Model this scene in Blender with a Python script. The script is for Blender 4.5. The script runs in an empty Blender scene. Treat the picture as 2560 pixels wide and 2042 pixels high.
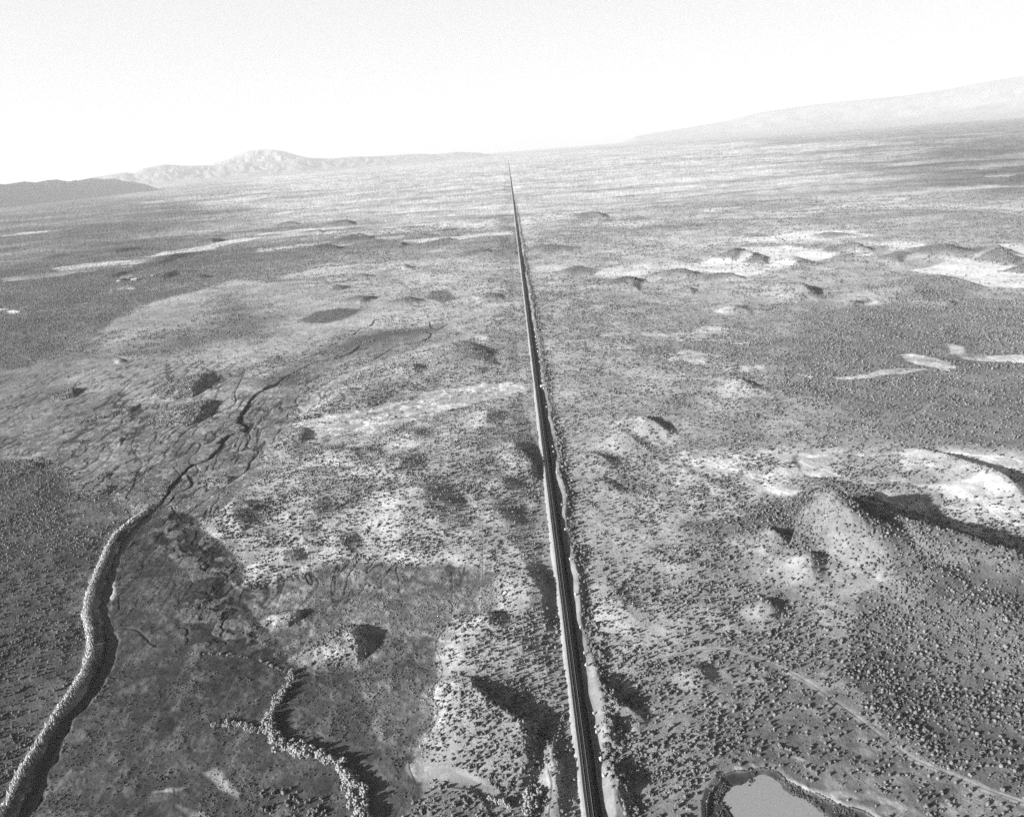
import bpy, bmesh, math
import numpy as np
from mathutils import Matrix, Vector

rng = np.random.default_rng(11)
sc = bpy.context.scene
COL = sc.collection

# ------------------------------------------------------------------ camera geometry
F, CU, CV = 1900.0, 1280.0, 1021.0          # photo pixels
H = 220.0                                   # flying height, metres
ROLL = math.atan(0.08)
PITCH = math.atan(650.0 / F)
q = np.array([-math.sin(ROLL), math.cos(ROLL), 0.0])
UP = q * math.cos(PITCH) + np.array([0, 0, math.sin(PITCH)])


def ray(u, v):
    return np.array([(u - CU) / F, -(v - CV) / F, -1.0])


d0 = ray(1266.5, 370)
Yc = d0 - UP * d0.dot(UP)
Yc /= np.linalg.norm(Yc)
Xc = np.cross(Yc, UP)
R = np.array([Xc, Yc, UP])                  # rows: world axes in camera space


def G(pts):
    """photo pixels -> ground points (metres)"""
    p = np.asarray(pts, float).reshape(-1, 2)
    d = np.stack([(p[:, 0] - CU) / F, -(p[:, 1] - CV) / F, -np.ones(len(p))], 1) @ R.T
    t = H / np.maximum(-d[:, 2], 1e-4)
    g = d[:, :2] * t[:, None]
    return g * np.minimum(1, 38000 / np.hypot(*g.T))[:, None]


def D(pts):
    return G(np.asarray(pts, float) * 1.1874)


def Z(pts, x0, y0, s):
    p = np.asarray(pts, float) * s
    return G(p + np.array([x0, y0]))


def B1(pts): return Z(pts, 0, 1300, .43145)
def B2(pts): return Z(pts, 800, 1300, .43145)
def B3(pts): return Z(pts, 1660, 1300, .43145)
def B4(pts): return Z(pts, 0, 700, .41744)
def B5(pts): return Z(pts, 800, 700, .41744)
def B6(pts): return Z(pts, 1660, 700, .41744)
def C1(pts): return Z(pts, 0, 1000, .29685)
def C2(pts): return Z(pts, 640, 1000, .29685)
def C3(pts): return Z(pts, 0, 500, .29685)
def C4(pts): return Z(pts, 640, 500, .29685)
def F2(pts): return Z(pts, 1280, 150, .5937)
def F1(pts): return Z(pts, 0, 150, .5937)


vp = R @ ray(5600, 23)
SD = vp[:2] / np.linalg.norm(vp[:2])        # ground direction in which shadows fall
SUN_EL = math.radians(18.0)
XT = float(G([(1390.5, 1350)])[0, 0])       # the straight track runs along +Y at this x

# ------------------------------------------------------------------ noise


def _hash(ix, iy, seed):
    h = (ix.astype(np.int64) * 374761393 + iy.astype(np.int64) * 668265263 + seed * 974711) & 0xFFFFFFFF
    h = ((h ^ (h >> 13)) * 1274126177) & 0xFFFFFFFF
    h = h ^ (h >> 16)
    return (h & 0xFFFFFF).astype(np.float64) / 0xFFFFFF


def vn(x, y, seed=0):
    ix, iy = np.floor(x), np.floor(y)
    fx, fy = x - ix, y - iy
    fx = fx * fx * fx * (fx * (fx * 6 - 15) + 10)
    fy = fy * fy * fy * (fy * (fy * 6 - 15) + 10)
    a, b = _hash(ix, iy, seed), _hash(ix + 1, iy, seed)
    c, d = _hash(ix, iy + 1, seed), _hash(ix + 1, iy + 1, seed)
    return ((a + (b - a) * fx) * (1 - fy) + (c + (d - c) * fx) * fy) * 2 - 1


def fbm(x, y, wl, oct=4, seed=0, gain=0.5):
    s, amp, tot = 0.0, 1.0, 0.0
    ca, sa = math.cos(.6), math.sin(.6)
    x, y = x / wl, y / wl
    for k in range(oct):
        s = s + amp * vn(x + 17.3 * k, y - 9.1 * k, seed + k * 7)
        tot += amp
        amp *= gain
        x, y = (x * ca - y * sa) * 2.03, (x * sa + y * ca) * 2.03
    return s / tot * 1.6


def ss(a, b, x):
    t = np.clip((x - a) / (b - a), 0, 1)
    return t * t * (3 - 2 * t)


def mix(a, b, t):
    return a + (b - a) * t


# ------------------------------------------------------------------ distance helpers


def seg_d(X, Y, a, b):
    ax, ay = a
    bx, by = b
    dx, dy = bx - ax, by - ay
    L2 = dx * dx + dy * dy + 1e-9
    t = np.clip(((X - ax) * dx + (Y - ay) * dy) / L2, 0, 1)
    return np.hypot(X - ax - t * dx, Y - ay - t * dy), t


def sdf(poly, X, Y):
    """positive inside"""
    d = np.full(X.shape, 1e9)
    ins = np.zeros(X.shape, bool)
    n = len(poly)
    for i in range(n):
        a, b = poly[i], poly[(i + 1) % n]
        d = np.minimum(d, seg_d(X, Y, a, b)[0])
        if a[1] != b[1]:
            c = ((a[1] > Y) != (b[1] > Y)) & (X < (b[0] - a[0]) * (Y - a[1]) / (b[1] - a[1]) + a[0])
            ins ^= c
    return np.where(ins, d, -d)


def box(P, X, Y, m):
    return np.nonzero((X > P[:, 0].min() - m) & (X < P[:, 0].max() + m) & (Y > P[:, 1].min() - m) & (Y < P[:, 1].max() + m))[0]


def pl_dist(P, X, Y):
    d = np.full(X.shape, 1e9)
    side = np.ones(X.shape)
    along = np.zeros(X.shape)
    L = np.r_[0, np.cumsum(np.hypot(*np.diff(P, axis=0).T))]
    for i in range(len(P) - 1):
        a, b = P[i], P[i + 1]
        di, t = seg_d(X, Y, a, b)
        nx, ny = b[1] - a[1], -(b[0] - a[0])
        if nx * SD[0] + ny * SD[1] < 0:
            nx, ny = -nx, -ny
        s = np.sign((X - a[0]) * nx + (Y - a[1]) * ny)
        m = di < d
        d = np.where(m, di, d)
        side = np.where(m, s, side)
        along = np.where(m, (L[i] + t * (L[i + 1] - L[i])) / L[-1], along)
    return d, side, along


def smooth_line(P, n=6):
    """Catmull-Rom through P"""
    P = np.asarray(P, float)
    Q = np.vstack([2 * P[0] - P[1], P, 2 * P[-1] - P[-2]])
    out = []
    for i in range(1, len(Q) - 2):
        p0, p1, p2, p3 = Q[i - 1:i + 3]
        for t in np.linspace(0, 1, n, endpoint=False):
            out.append(.5 * (2 * p1 + (p2 - p0) * t + (2 * p0 - 5 * p1 + 4 * p2 - p3) * t * t + (3 * p1 - p0 - 3 * p2 + p3) * t ** 3))
    out.append(Q[-2])
    return np.array(out)


# ------------------------------------------------------------------ what lies where (outlines in photo pixels, put on the ground at their real distance)
# mounds: outline, height, slope of the sunny side, slope of the shaded side, scrub density, albedo
MOUNDS = [
    (D([(925, 1440), (960, 1425), (1000, 1430), (1040, 1465), (1085, 1495), (1135, 1520), (1140, 1560), (1130, 1620), (1112, 1660), (1085, 1685), (1050, 1660), (1000, 1640), (930, 1618), (882, 1600), (905, 1560), (925, 1500)]), 12, .24, .7, 1, .26),
    (D([(920, 1655), (1000, 1665), (1020, 1690), (1050, 1750), (900, 1790), (840, 1740), (870, 1690)]), 3.5, .08, .6, .8, .20),
    (D([(618, 1388), (646, 1360), (690, 1332), (742, 1318), (776, 1318), (782, 1340), (774, 1375), (752, 1397), (700, 1408), (648, 1405)]), 14, .36, .75, 1, .27),
    (D([(541, 1310), (566, 1294), (608, 1284), (640, 1286), (638, 1302), (610, 1325), (568, 1330)]), 7, .36, .75, .6, .33),
    (B1([(1350, 350), (1450, 270), (1600, 190), (1750, 130), (1900, 180), (1800, 270), (1650, 360), (1500, 420), (1400, 400)]), 4, .14, .35, .8, .32),
    # upland left of the railway
    (D([(410, 1110), (470, 1065), (520, 1062), (555, 1010), (600, 960), (700, 945), (800, 915), (900, 880), (1000, 850), (1095, 830), (1115, 900), (1125, 1000), (1135, 1060), (1140, 1180), (1150, 1290), (1165, 1420), (1100, 1440), (1000, 1420), (930, 1425), (920, 1390), (945, 1310), (1035, 1285), (1045, 1205), (950, 1192), (800, 1187), (700, 1192), (620, 1217), (560, 1240), (505, 1230), (525, 1200), (500, 1170), (440, 1140)]), 4.5, .09, .15, .85, .36),
    # mounds standing in the left meadows
    (D([(310, 835), (340, 810), (400, 790), (452, 782), (446, 808), (408, 838), (350, 845)]), 9, .2, .6, .9, .2),
    (D([(315, 880), (350, 862), (420, 845), (455, 844), (440, 878), (390, 898), (330, 905)]), 7, .2, .6, .9, .2),
    (D([(100, 832), (140, 820), (172, 820), (162, 838), (120, 845)]), 5, .2, .6, 1, .15),
    (D([(150, 893), (200, 880), (240, 866), (300, 850), (278, 868), (220, 882), (180, 892)]), 5, .2, .6, 1, .15),
    (D([(410, 1017), (450, 1003), (494, 1004), (478, 1020), (430, 1028)]), 4.5, .2, .6, .7, .26),
    (D([(565, 937), (600, 912), (648, 903), (660, 920), (630, 938), (580, 946)]), 7, .2, .5, .8, .3),
    (D([(190, 1008), (215, 997), (238, 997), (212, 1011)]), 4, .2, .6, 1, .15),
    (D([(160, 1040), (200, 1022), (236, 1024), (230, 1045), (190, 1052)]), 4, .15, .5, 1, .15),
    (D([(225, 935), (250, 920), (262, 925), (255, 940)]), 4, .15, .5, .4, .2),
    (D([(0, 985), (60, 970), (95, 975), (85, 990), (20, 1010), (-60, 1015)]), 5, .12, .5, 1, .13),
    # long textured ridge
    (D([(615, 892), (680, 835), (750, 785), (850, 747), (960, 722), (1030, 738), (1060, 770), (980, 800), (850, 830), (780, 858), (700, 868)]), 8, .16, .2, .8, .34),
    # far right dunes among the pans
    (D([(1815, 612), (1900, 585), (1945, 579), (2005, 590), (2085, 606), (2040, 622), (1950, 638), (1860, 632)]), 16, .18, .6, .8, .26),
    (D([(1640, 622), (1680, 598), (1700, 604), (1725, 622), (1680, 634)]), 9, .18, .5, .8, .28),
    (D([(1560, 552), (1600, 536), (1622, 542), (1615, 556)]), 8, .2, .5, .9, .24),
    (D([(1840, 545), (1880, 530), (1915, 538), (1900, 556)]), 9, .2, .5, .9, .22),
    (D([(2040, 548), (2100, 535), (2160, 545), (2140, 560)]), 9, .2, .5, .9, .22),
    (D([(2100, 572), (2160, 555), (2220, 560), (2200, 585)]), 9, .2, .5, .9, .2),
    (D([(1250, 606), (1310, 588), (1360, 592), (1340, 610)]), 7, .16, .4, .8, .3),
    (D([(1400, 612), (1440, 600), (1470, 606), (1460, 618)]), 6, .16, .4, .8, .3),
    (D([(1500, 545), (1540, 530), (1570, 536), (1550, 552)]), 7, .16, .4, .8, .3),
]
SCARPS = [
    # polyline, height, width of sunny flank, width of shaded flank
    (D([(1650, 1066), (1700, 1060), (1760, 1085), (1850, 1127), (1960, 1172), (2060, 1195), (2160, 1222), (2300, 1270), (2500, 1330)]), 15, 100, 42),
    (D([(1735, 1092), (1790, 1130), (1866, 1210)]), 11, 26, 16),
    (D([(1700, 1078), (1755, 1122), (1800, 1190)]), 6, 18, 11),
    (D([(1596, 1115), (1620, 1132), (1655, 1165)]), 6, 22, 10),
    (D([(1595, 1268), (1612, 1280), (1648, 1298)]), 4, 18, 7),
    (D([(1695, 1188), (1705, 1200), (1722, 1246)]), 4.5, 20, 8),
    (D([(1900, 955), (1940, 960), (1996, 987), (2066, 1011), (2140, 1045), (2200, 1080)]), 8, 40, 13),
    (D([(1525, 803), (1560, 812), (1612, 834)]), 4, 36, 11),
    (D([(1310, 879), (1360, 892), (1412, 922)]), 5.5, 40, 11),
    (D([(1225, 952), (1265, 970), (1300, 986)]), 4, 34, 10),
    (D([(1290, 905), (1330, 930), (1380, 965)]), 2.4, 26, 10),
    (D([(1250, 1010), (1290, 1030), (1310, 1045)]), 2.2, 26, 10),
    (D([(1280, 1230), (1300, 1270), (1350, 1330)]), 2, 20, 12),
    (C2([(560, 400), (700, 460), (830, 480), (930, 560)]), 4.32, 34, 18),
    (C2([(1210, 290), (1340, 330), (1300, 420)]), 3.6, 30, 18),
    (C2([(1110, 500), (1230, 600), (1180, 700)]), 5.04, 34, 18),
    (C2([(1300, 740), (1430, 860), (1500, 1050), (1560, 1230)]), 5.76, 44, 26),
    (C2([(340, 900), (470, 1000), (540, 1050)]), 4.32, 30, 18),
    (C2([(200, 1330), (240, 1400), (250, 1450)]), 2.88, 24, 12),
    (C2([(640, 1180), (740, 1280), (760, 1330)]), 2.88, 26, 14),
    (C2([(300, 1090), (400, 1160), (400, 1230)]), 2.16, 24, 14),
    (C2([(1900, 100), (1960, 160), (1920, 260)]), 3.6, 24, 14),
    (C2([(2010, 680), (2060, 740), (2090, 800)]), 2.88, 20, 12),
    (C2([(1950, 900), (2060, 1000), (2110, 1100)]), 2.16, 24, 14),
    (C1([(1900, 900), (2060, 900), (2110, 980)]), 4.32, 26, 14),
    (C1([(1960, 960), (2000, 1060), (2060, 1090)]), 2.88, 22, 12),
    (B5([(1130, 990), (1240, 1080), (1300, 1230)]), 5, 26, 14),
    (B2([(1180, 260), (1240, 400), (1330, 560)]), 3, 26, 11),
    (B2([(1280, 520), (1340, 600), (1370, 680)]), 2, 20, 9),
    (B2([(900, 560), (960, 580), (1000, 680)]), 3, 18, 9),
    (B2([(1347, 1250), (1368, 1400), (1380, 1560), (1390, 1760)]), 3.4, 9, 3.5),
    (B2([(1610, 930), (1640, 1010), (1720, 1110), (1900, 1200)]), 4.5, 12, 6),
    (B2([(1650, 1150), (1690, 1250), (1710, 1330)]), 4, 9, 5),
    (B2([(1690, 1400), (1720, 1560), (1750, 1750)]), 5, 10, 6),
    (B3([(150, 850), (220, 930), (280, 970)]), 3, 14, 7),
    (B3([(1230, 420), (1480, 420), (1700, 405)]), 3, 16, 9),
    (C4([(1700, 1190), (1850, 1260), (1900, 1320)]), 2.6, 40, 14),
    (C4([(1300, 1450), (1360, 1500)]), 4, 30, 14),
    (C4([(700, 1640), (800, 1680)]), 4, 26, 14),
    # low banks along the far left washes and the middle distance
    (C4([(250, 205), (340, 215)]), 9, 70, 22), (C4([(740, 190), (830, 220)]), 9, 80, 22), (C4([(480, 265), (560, 280)]), 7, 60, 20),
    (C4([(840, 320), (970, 340)]), 9, 90, 24), (C4([(600, 400), (680, 430)]), 9, 70, 24), (C4([(1210, 255), (1300, 240), (1400, 228)]), 5, 50, 18),
    (C4([(1200, 390), (1270, 385)]), 5, 50, 18), (C4([(1530, 285), (1700, 240)]), 6, 60, 20), (C4([(1560, 340), (1680, 345)]), 6, 70, 20),
    (C4([(1870, 440), (1980, 465)]), 6, 60, 20), (C4([(1000, 810), (860, 870)]), 5, 40, 14), (C4([(1260, 830), (1360, 875)]), 6, 50, 18),
    (C4([(640, 740), (780, 735)]), 4, 40, 16), (C4([(850, 640), (975, 650)]), 5, 50, 16), (C4([(1215, 575), (1310, 562)]), 5, 30, 12), (C4([(1840, 825), (2060, 800)]), 4, 40, 14),
    (C3([(1330, 685), (1480, 630), (1660, 610)]), 6, 50, 18), (C3([(1300, 560), (1500, 480), (1850, 430)]), 7, 70, 24), (C3([(1760, 370), (1870, 330)]), 9, 70, 22),
    (C3([(930, 470), (1200, 410)]), 5, 60, 18), (C3([(1650, 670), (1770, 650)]), 5, 50, 18), (C3([(900, 670), (1130, 600)]), 5, 50, 18),
    (C3([(1000, 1370), (1085, 1350)]), 2, 40, 14), (C3([(430, 490), (620, 485)]), 5, 60, 18),
    (F2([(1160, 940), (1210, 970), (1280, 1010)]), 8, 60, 20), (F2([(880, 900), (960, 920)]), 6, 60, 18), (F2([(480, 920), (540, 930)]), 6, 60, 18),
    (F2([(960, 815), (1025, 840)]), 9, 60, 18), (F2([(1130, 850), (1230, 840)]), 7, 60, 18), (F2([(1400, 790), (1480, 810)]), 9, 70, 22),
    (F2([(1800, 790), (1900, 830)]), 9, 70, 22), (F2([(2000, 800), (2120, 830)]), 8, 70, 22), (F2([(1230, 755), (1360, 735)]), 6, 70, 20),
    (F2([(690, 885), (780, 905)]), 6, 60, 18), (F2([(320, 650), (400, 670)]), 8, 90, 26), (F2([(90, 790), (280, 800)]), 6, 80, 22), (F2([(860, 1055), (980, 1040)]), 5, 40, 14),
    (F2([(1780, 1020), (1880, 1030)]), 5, 40, 14), (F2([(1390, 1020), (1450, 1030)]), 5, 40, 14), (F2([(180, 890), (370, 890)]), 6, 60, 18),
]

# ground cover zones: outline, albedo, flatness, scrub density, ragged-edge size relative to distance
ZONES = [
    (D([(-900, 392), (150, 405), (420, 430), (640, 470), (560, 520), (420, 560), (330, 620), (240, 690), (120, 760), (-100, 800), (-900, 1100)]), .135, 0, .8, .04),  # left edge: lens fall-off painted in as darker, scrubby ground albedo
    (D([(1500, 300), (2156, 240), (3000, 200), (3000, 520), (2156, 515), (1800, 500), (1600, 520), (1300, 470), (1250, 400)]), .26, 0, .5, .06),
    (D([(1900, 250), (3000, 200), (3000, 560), (2156, 510), (2000, 470)]), .19, 0, .6, .06),
    (D([(1150, 560), (1500, 620), (2156, 640), (2900, 600), (2900, 900), (2156, 900), (1800, 820), (1400, 780), (1200, 700)]), .25, 0, .6, .03),
    (D([(1700, 640), (2156, 660), (2900, 640), (2900, 980), (2156, 940), (1850, 920), (1700, 800)]), .20, 0, .75, .04),
    (D([(640, 560), (900, 540), (1060, 560), (1090, 640), (1040, 700), (900, 720), (700, 690), (560, 640)]), .43, .6, .2, .03),
    (D([(300, 640), (480, 590), (700, 600), (880, 640), (640, 740), (520, 790), (300, 780), (170, 740), (250, 690)]), .36, .8, .1, .02),
    (D([(500, 600), (640, 590), (560, 640), (470, 645), (380, 650), (330, 640), (430, 610)]), .34, .8, .05, .015),
    (D([(235, 680), (320, 640), (400, 640), (395, 670), (320, 690), (240, 696), (180, 730)]), .30, .9, .05, .012),
    (D([(240, 745), (280, 700), (420, 685), (540, 670), (540, 700), (420, 720), (330, 745)]), .17, .5, .6, .05),
    (D([(420, 620), (560, 655), (540, 700), (450, 690)]), .17, .5, .6, .05),
    (D([(-200, 810), (60, 770), (150, 740), (330, 760), (560, 800), (600, 780), (640, 830), (600, 890), (560, 940), (545, 1000), (470, 1050), (420, 1090), (330, 1065), (240, 1090), (150, 1000), (90, 960), (-200, 980)]), .20, .93, .02, .012),
    (D([(150, 760), (330, 760), (545, 800), (600, 830), (520, 860), (470, 880), (440, 850), (310, 850), (200, 850), (130, 800)]), .28, .95, .01, .02),
    (D([(600, 895), (700, 872), (860, 840), (1000, 808), (1100, 800), (1105, 832), (1000, 850), (900, 882), (800, 915), (680, 940), (640, 930), (660, 905)]), .47, .8, .04, .006),
    (D([(620, 850), (720, 790), (850, 742), (960, 712), (990, 700), (1010, 718), (860, 752), (760, 790), (690, 835), (625, 890)]), .36, .9, .0, .004),
    (D([(560, 800), (640, 755), (700, 735), (780, 705), (850, 690), (945, 678), (935, 700), (880, 720), (800, 745), (700, 765), (610, 805)]), .10, .6, .25, .03),
    (C4([(380, 1000), (560, 930), (780, 900), (900, 930), (760, 1000), (600, 1040)]), .13, .5, .4, .012),
    (C4([(1400, 830), (1500, 770), (1650, 760), (1660, 830), (1520, 850)]), .15, .2, .5, .012),
    (D([(-400, 985), (90, 965), (200, 1040), (250, 1090), (215, 1180), (190, 1280), (185, 1370), (150, 1450), (90, 1560), (0, 1700), (-300, 1900), (-700, 1900)]), .085, .5, .8, .022),  # dark scrub, with lens fall-off toward the left corner mixed into its albedo
    (C1([(480, 900), (700, 830), (950, 850), (1100, 960), (950, 1030), (650, 1030)]), .12, .8, .03, .006),
    (B1([(400, 350), (480, 270), (560, 260), (540, 350), (500, 480), (420, 560), (370, 560)]), .12, .8, .05, .006),
    (D([(250, 1100), (330, 1060), (420, 1092), (520, 1200), (500, 1240), (545, 1300), (620, 1385), (660, 1408), (740, 1412), (800, 1400), (900, 1410), (930, 1480), (870, 1600), (890, 1650), (900, 1800), (0, 1900), (60, 1640), (200, 1440), (240, 1250)]), .085, .85, .0, .004),
    (D([(500, 1240), (620, 1215), (700, 1190), (800, 1187), (950, 1192), (1045, 1205), (1035, 1285), (945, 1305), (925, 1380), (800, 1404), (740, 1416), (660, 1414), (612, 1390), (545, 1302)]), .17, .93, .0, .007),
    (D([(800, 1400), (925, 1385), (928, 1440), (905, 1560), (880, 1600), (800, 1560), (740, 1430)]), .135, .9, .0, .006),
    (B1([(1180, 1450), (1250, 1430), (1300, 1500), (1360, 1560), (1370, 1620), (1290, 1560), (1200, 1490)]), .30, .8, 0, .006),
    (B1([(890, 1580), (960, 1550), (1080, 1545), (990, 1580)]), .28, .8, 0, .003),
    (B1([(1020, 1650), (1100, 1680), (1180, 1690), (1250, 1720), (1100, 1720)]), .24, .8, 0, .004),
    (B1([(1480, 1560), (1700, 1560), (1850, 1600), (1950, 1760), (1480, 1760)]), .11, .5, .7, .006),
    # right foreground
    (D([(1290, 1330), (1500, 1260), (1750, 1230), (2000, 1260), (2400, 1300), (2500, 1900), (1290, 1900)]), .23, .3, .8, .01),
    (D([(1800, 1240), (2500, 1240), (2500, 1900), (2100, 1700), (1900, 1560), (1780, 1440)]), .14, .2, .9, .01),  # scrub, its albedo lowered further to paint lens fall-off into the corner
    (D([(1430, 1105), (1520, 1095), (1640, 1062), (1700, 1056), (1850, 1120), (1960, 1165), (2160, 1215), (2300, 1285), (2300, 1430), (2100, 1390), (1900, 1300), (1700, 1200), (1560, 1150)]), .18, 0, .95, .012),
    (B3([(640, 860), (1000, 1060), (1350, 1330), (1700, 1560), (1500, 1720), (900, 1600), (560, 1440), (330, 1400), (350, 1180), (420, 1000)]), .155, .6, .62, .006),
    (B3([(880, 250), (960, 200), (1200, 320), (1320, 420), (1200, 470), (1060, 470), (930, 400)]), .29, .3, .35, .006),
    (B3([(150, 870), (200, 855), (420, 900), (550, 940), (430, 960), (260, 920)]), .36, .3, .4, .004),
    (B3([(330, 130), (400, 90), (480, 130), (620, 230), (600, 250), (460, 180)]), .34, .3, .4, .006),
    (D([(1140, 560), (1250, 600), (1330, 700), (1400, 860), (1440, 1000), (1430, 1120), (1520, 1200), (1560, 1330), (1300, 1420), (1180, 1200), (1130, 800)]), .34, 0, .62, .012),
    (D([(560, 372), (1060, 326), (1500, 300), (1750, 330), (1500, 520), (1300, 560), (1100, 545), (800, 520), (650, 470), (450, 440)]), .48, 0, .3, .04),  # far centre: whitening by haze put into the ground albedo
    (D([(1440, 960), (1700, 940), (2156, 950), (2400, 1000), (2400, 1300), (2156, 1205), (1960, 1158), (1850, 1110), (1700, 1045), (1560, 1080), (1440, 1090)]), .46, 0, .52, .02),
    (D([(500, 378), (1060, 330), (1600, 296), (1800, 300), (1500, 400), (1060, 430), (700, 430)]), .56, 0, .2, .05),  # paler again farther out, haze brightness carried by the albedo
    (D([(1440, 1100), (1560, 1088), (1690, 1060), (1725, 1090), (1640, 1122), (1500, 1135)]), .13, 0, 1, .008),
    (D([(1715, 1078), (1800, 1100), (1890, 1160), (1900, 1230), (1840, 1200), (1760, 1130)]), .13, 0, 1, .008),
    (D([(1900, 1240), (2000, 1215), (2160, 1240), (2400, 1300), (2400, 1600), (2160, 1450), (2000, 1360)]), .135, .1, 1, .02),
    # pale pans, right
    (B6([(120, 1040), (400, 1030), (560, 1090), (480, 1130), (540, 1180), (700, 1230), (850, 1290), (1180, 1310), (1230, 1350), (1050, 1370), (850, 1340), (700, 1310), (500, 1270), (440, 1230), (240, 1170), (260, 1110)]), .52, .6, .24, .012),
    (B6([(120, 1250), (300, 1200), (440, 1300), (600, 1400), (400, 1460), (180, 1450), (110, 1330)]), .42, .5, .6, .012),
    (B6([(820, 1050), (950, 1035), (1300, 1040), (1450, 1025), (1700, 1030), (2000, 1065), (2140, 1100), (1990, 1220), (1850, 1160), (1600, 1060), (1400, 1050), (1250, 1075), (1000, 1060), (850, 1100), (1060, 1190), (900, 1180), (800, 1120)]), .55, .5, .05, .006),
    (B6([(1130, 1220), (1400, 1190), (1700, 1230), (1750, 1290), (1500, 1330), (1400, 1400), (1260, 1290)]), .5, .5, .4, .012),
    (B6([(1360, 1300), (1800, 1260), (2200, 1330), (2400, 1500), (2400, 1900), (2050, 1660), (1800, 1560), (1500, 1450)]), .44, .5, .62, .02),
    (B6([(1410, 450), (1500, 455), (1700, 490), (1800, 520), (1680, 540), (1560, 520), (1450, 490)]), .56, .5, .0, .004),
    (B6([(1680, 380), (1800, 390), (1850, 430), (2156, 440), (2400, 470), (2156, 490), (2000, 480), (1830, 470), (1700, 430)]), .56, .5, .05, .006),
    (B6([(750, 570), (900, 590), (1150, 580), (1400, 545), (1560, 540), (1300, 580), (1100, 600), (870, 600)]), .48, .5, .2, .005),
    (B6([(110, 290), (330, 295), (400, 350), (500, 400), (300, 400), (250, 370), (20, 370), (130, 340)]), .44, .3, .45, .012),
    (B6([(50, 460), (130, 440), (250, 470), (450, 500), (600, 560), (450, 580), (270, 540), (200, 490), (110, 480)]), .46, .3, .4, .012),
    (B5([(1570, 160), (1640, 155), (1710, 165), (1640, 182)]), .46, .5, .2, .008),
    (B5([(1650, 320), (1750, 320), (1830, 345), (1720, 350)]), .46, .5, .2, .008), (B5([(1890, 305), (2050, 310), (2090, 350), (1920, 355)]), .46, .5, .3, .008),
    (F2([(880, 830), (1000, 790), (1150, 785), (1300, 810), (1330, 830), (1200, 860), (1080, 890), (1010, 915), (940, 900), (850, 890), (760, 880)]), .72, .4, .05, .012),
    (F2([(1010, 755), (1250, 735), (1420, 730), (1530, 750), (1400, 765), (1200, 770)]), .70, .5, .1, .012),
    (F2([(1480, 775), (1700, 770), (1800, 790), (1700, 800), (1570, 800)]), .70, .5, .1, .01), (F2([(1450, 825), (1500, 805), (1570, 810), (1520, 828)]), .70, .5, 0, .005),
    (F2([(1700, 880), (1850, 840), (1950, 850), (2100, 860), (2400, 880), (2400, 950), (2080, 950), (1900, 920), (1750, 910)]), .70, .5, .06, .012),
    (F2([(1900, 790), (2050, 775), (2300, 770), (2300, 830), (2080, 850), (1950, 830)]), .68, .5, .1, .012),
    (F2([(380, 880), (600, 850), (780, 860), (700, 880), (480, 910), (420, 905)]), .6, .4, .1, .015), (F2([(80, 880), (200, 860), (260, 880), (180, 900)]), .58, .4, .1, .01),
    (F2([(1640, 990), (1740, 975), (1830, 990), (1780, 1010), (1680, 1015)]), .58, .3, .25, .01), (F2([(1440, 1000), (1530, 1015), (1500, 1030), (1450, 1020)]), .58, .3, .2, .01),
    (F2([(300, 1040), (390, 1035), (390, 1050), (310, 1053)]), .46, .3, .1, .005), (F2([(350, 555), (480, 545), (490, 555), (380, 566)]), .6, .6, 0, .004),
    (F2([(1970, 455), (2060, 455), (2040, 464), (1980, 464)]), .5, .6, 0, .004), (F2([(2010, 490), (2115, 487), (2100, 500), (2020, 500)]), .55, .6, 0, .004),
    (F2([(1600, 580), (1680, 570), (1640, 590), (1610, 610)]), .5, .6, 0, .004), (F2([(1840, 615), (2000, 615), (2200, 600), (2000, 624)]), .42, .6, 0, .004),
    (F2([(1540, 565), (1800, 545), (2000, 530), (2300, 535), (2000, 540), (1800, 555)]), .40, .6, 0, .003),
    # far left bright washes
    (C4([(0, 290), (300, 265), (700, 235), (720, 245), (300, 290), (0, 305)]), .60, .6, .05, .01), (C4([(950, 325), (1200, 310), (1280, 320), (1100, 340)]), .60, .6, .05, .01),
    (C4([(1340, 340), (1700, 310), (2100, 270), (2150, 260), (2160, 290), (1800, 320), (1700, 340), (1500, 345)]), .60, .6, .05, .01),
    (C4([(640, 390), (770, 378), (740, 398), (680, 405)]), .5, .6, .0, .006), (C4([(0, 410), (340, 380), (600, 360), (300, 410), (0, 440)]), .54, .6, .2, .01),
    (C4([(1200, 440), (1500, 420), (1500, 480), (1250, 500)]), .54, .6, .1, .02), (C4([(1780, 560), (2000, 530), (2156, 470), (2100, 540), (1900, 610)]), .50, .6, .1, .02),
    (C3([(440, 590), (700, 550), (1200, 500), (1600, 400), (2100, 310), (2150, 330), (1600, 440), (1200, 540), (800, 600), (500, 620)]), .44, .6, .1, .012),
    (C3([(0, 660), (400, 620), (700, 600), (500, 640), (0, 700)]), .34, .6, .1, .01), (C3([(800, 770), (1000, 720), (1140, 715), (1100, 745), (900, 760)]), .42, .6, .0, .006),
    (C3([(960, 660), (1060, 630), (1170, 635), (1080, 665)]), .42, .6, .0, .006), (C3([(1000, 575), (1100, 560), (1110, 570), (1020, 580)]), .5, .6, .0, .003),
    (C3([(-60, 920), (50, 915), (60, 935), (-60, 945)]), .62, .6, .0, .004), (C3([(40, 960), (90, 940), (180, 942), (130, 965), (60, 976)]), .62, .6, .0, .004),
    (C3([(0, 300), (300, 265), (470, 258), (460, 268), (300, 276), (0, 312)]), .44, .6, .0, .004), (C3([(670, 880), (740, 865), (740, 872), (690, 885)]), .36, .6, .0, .003),
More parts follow.
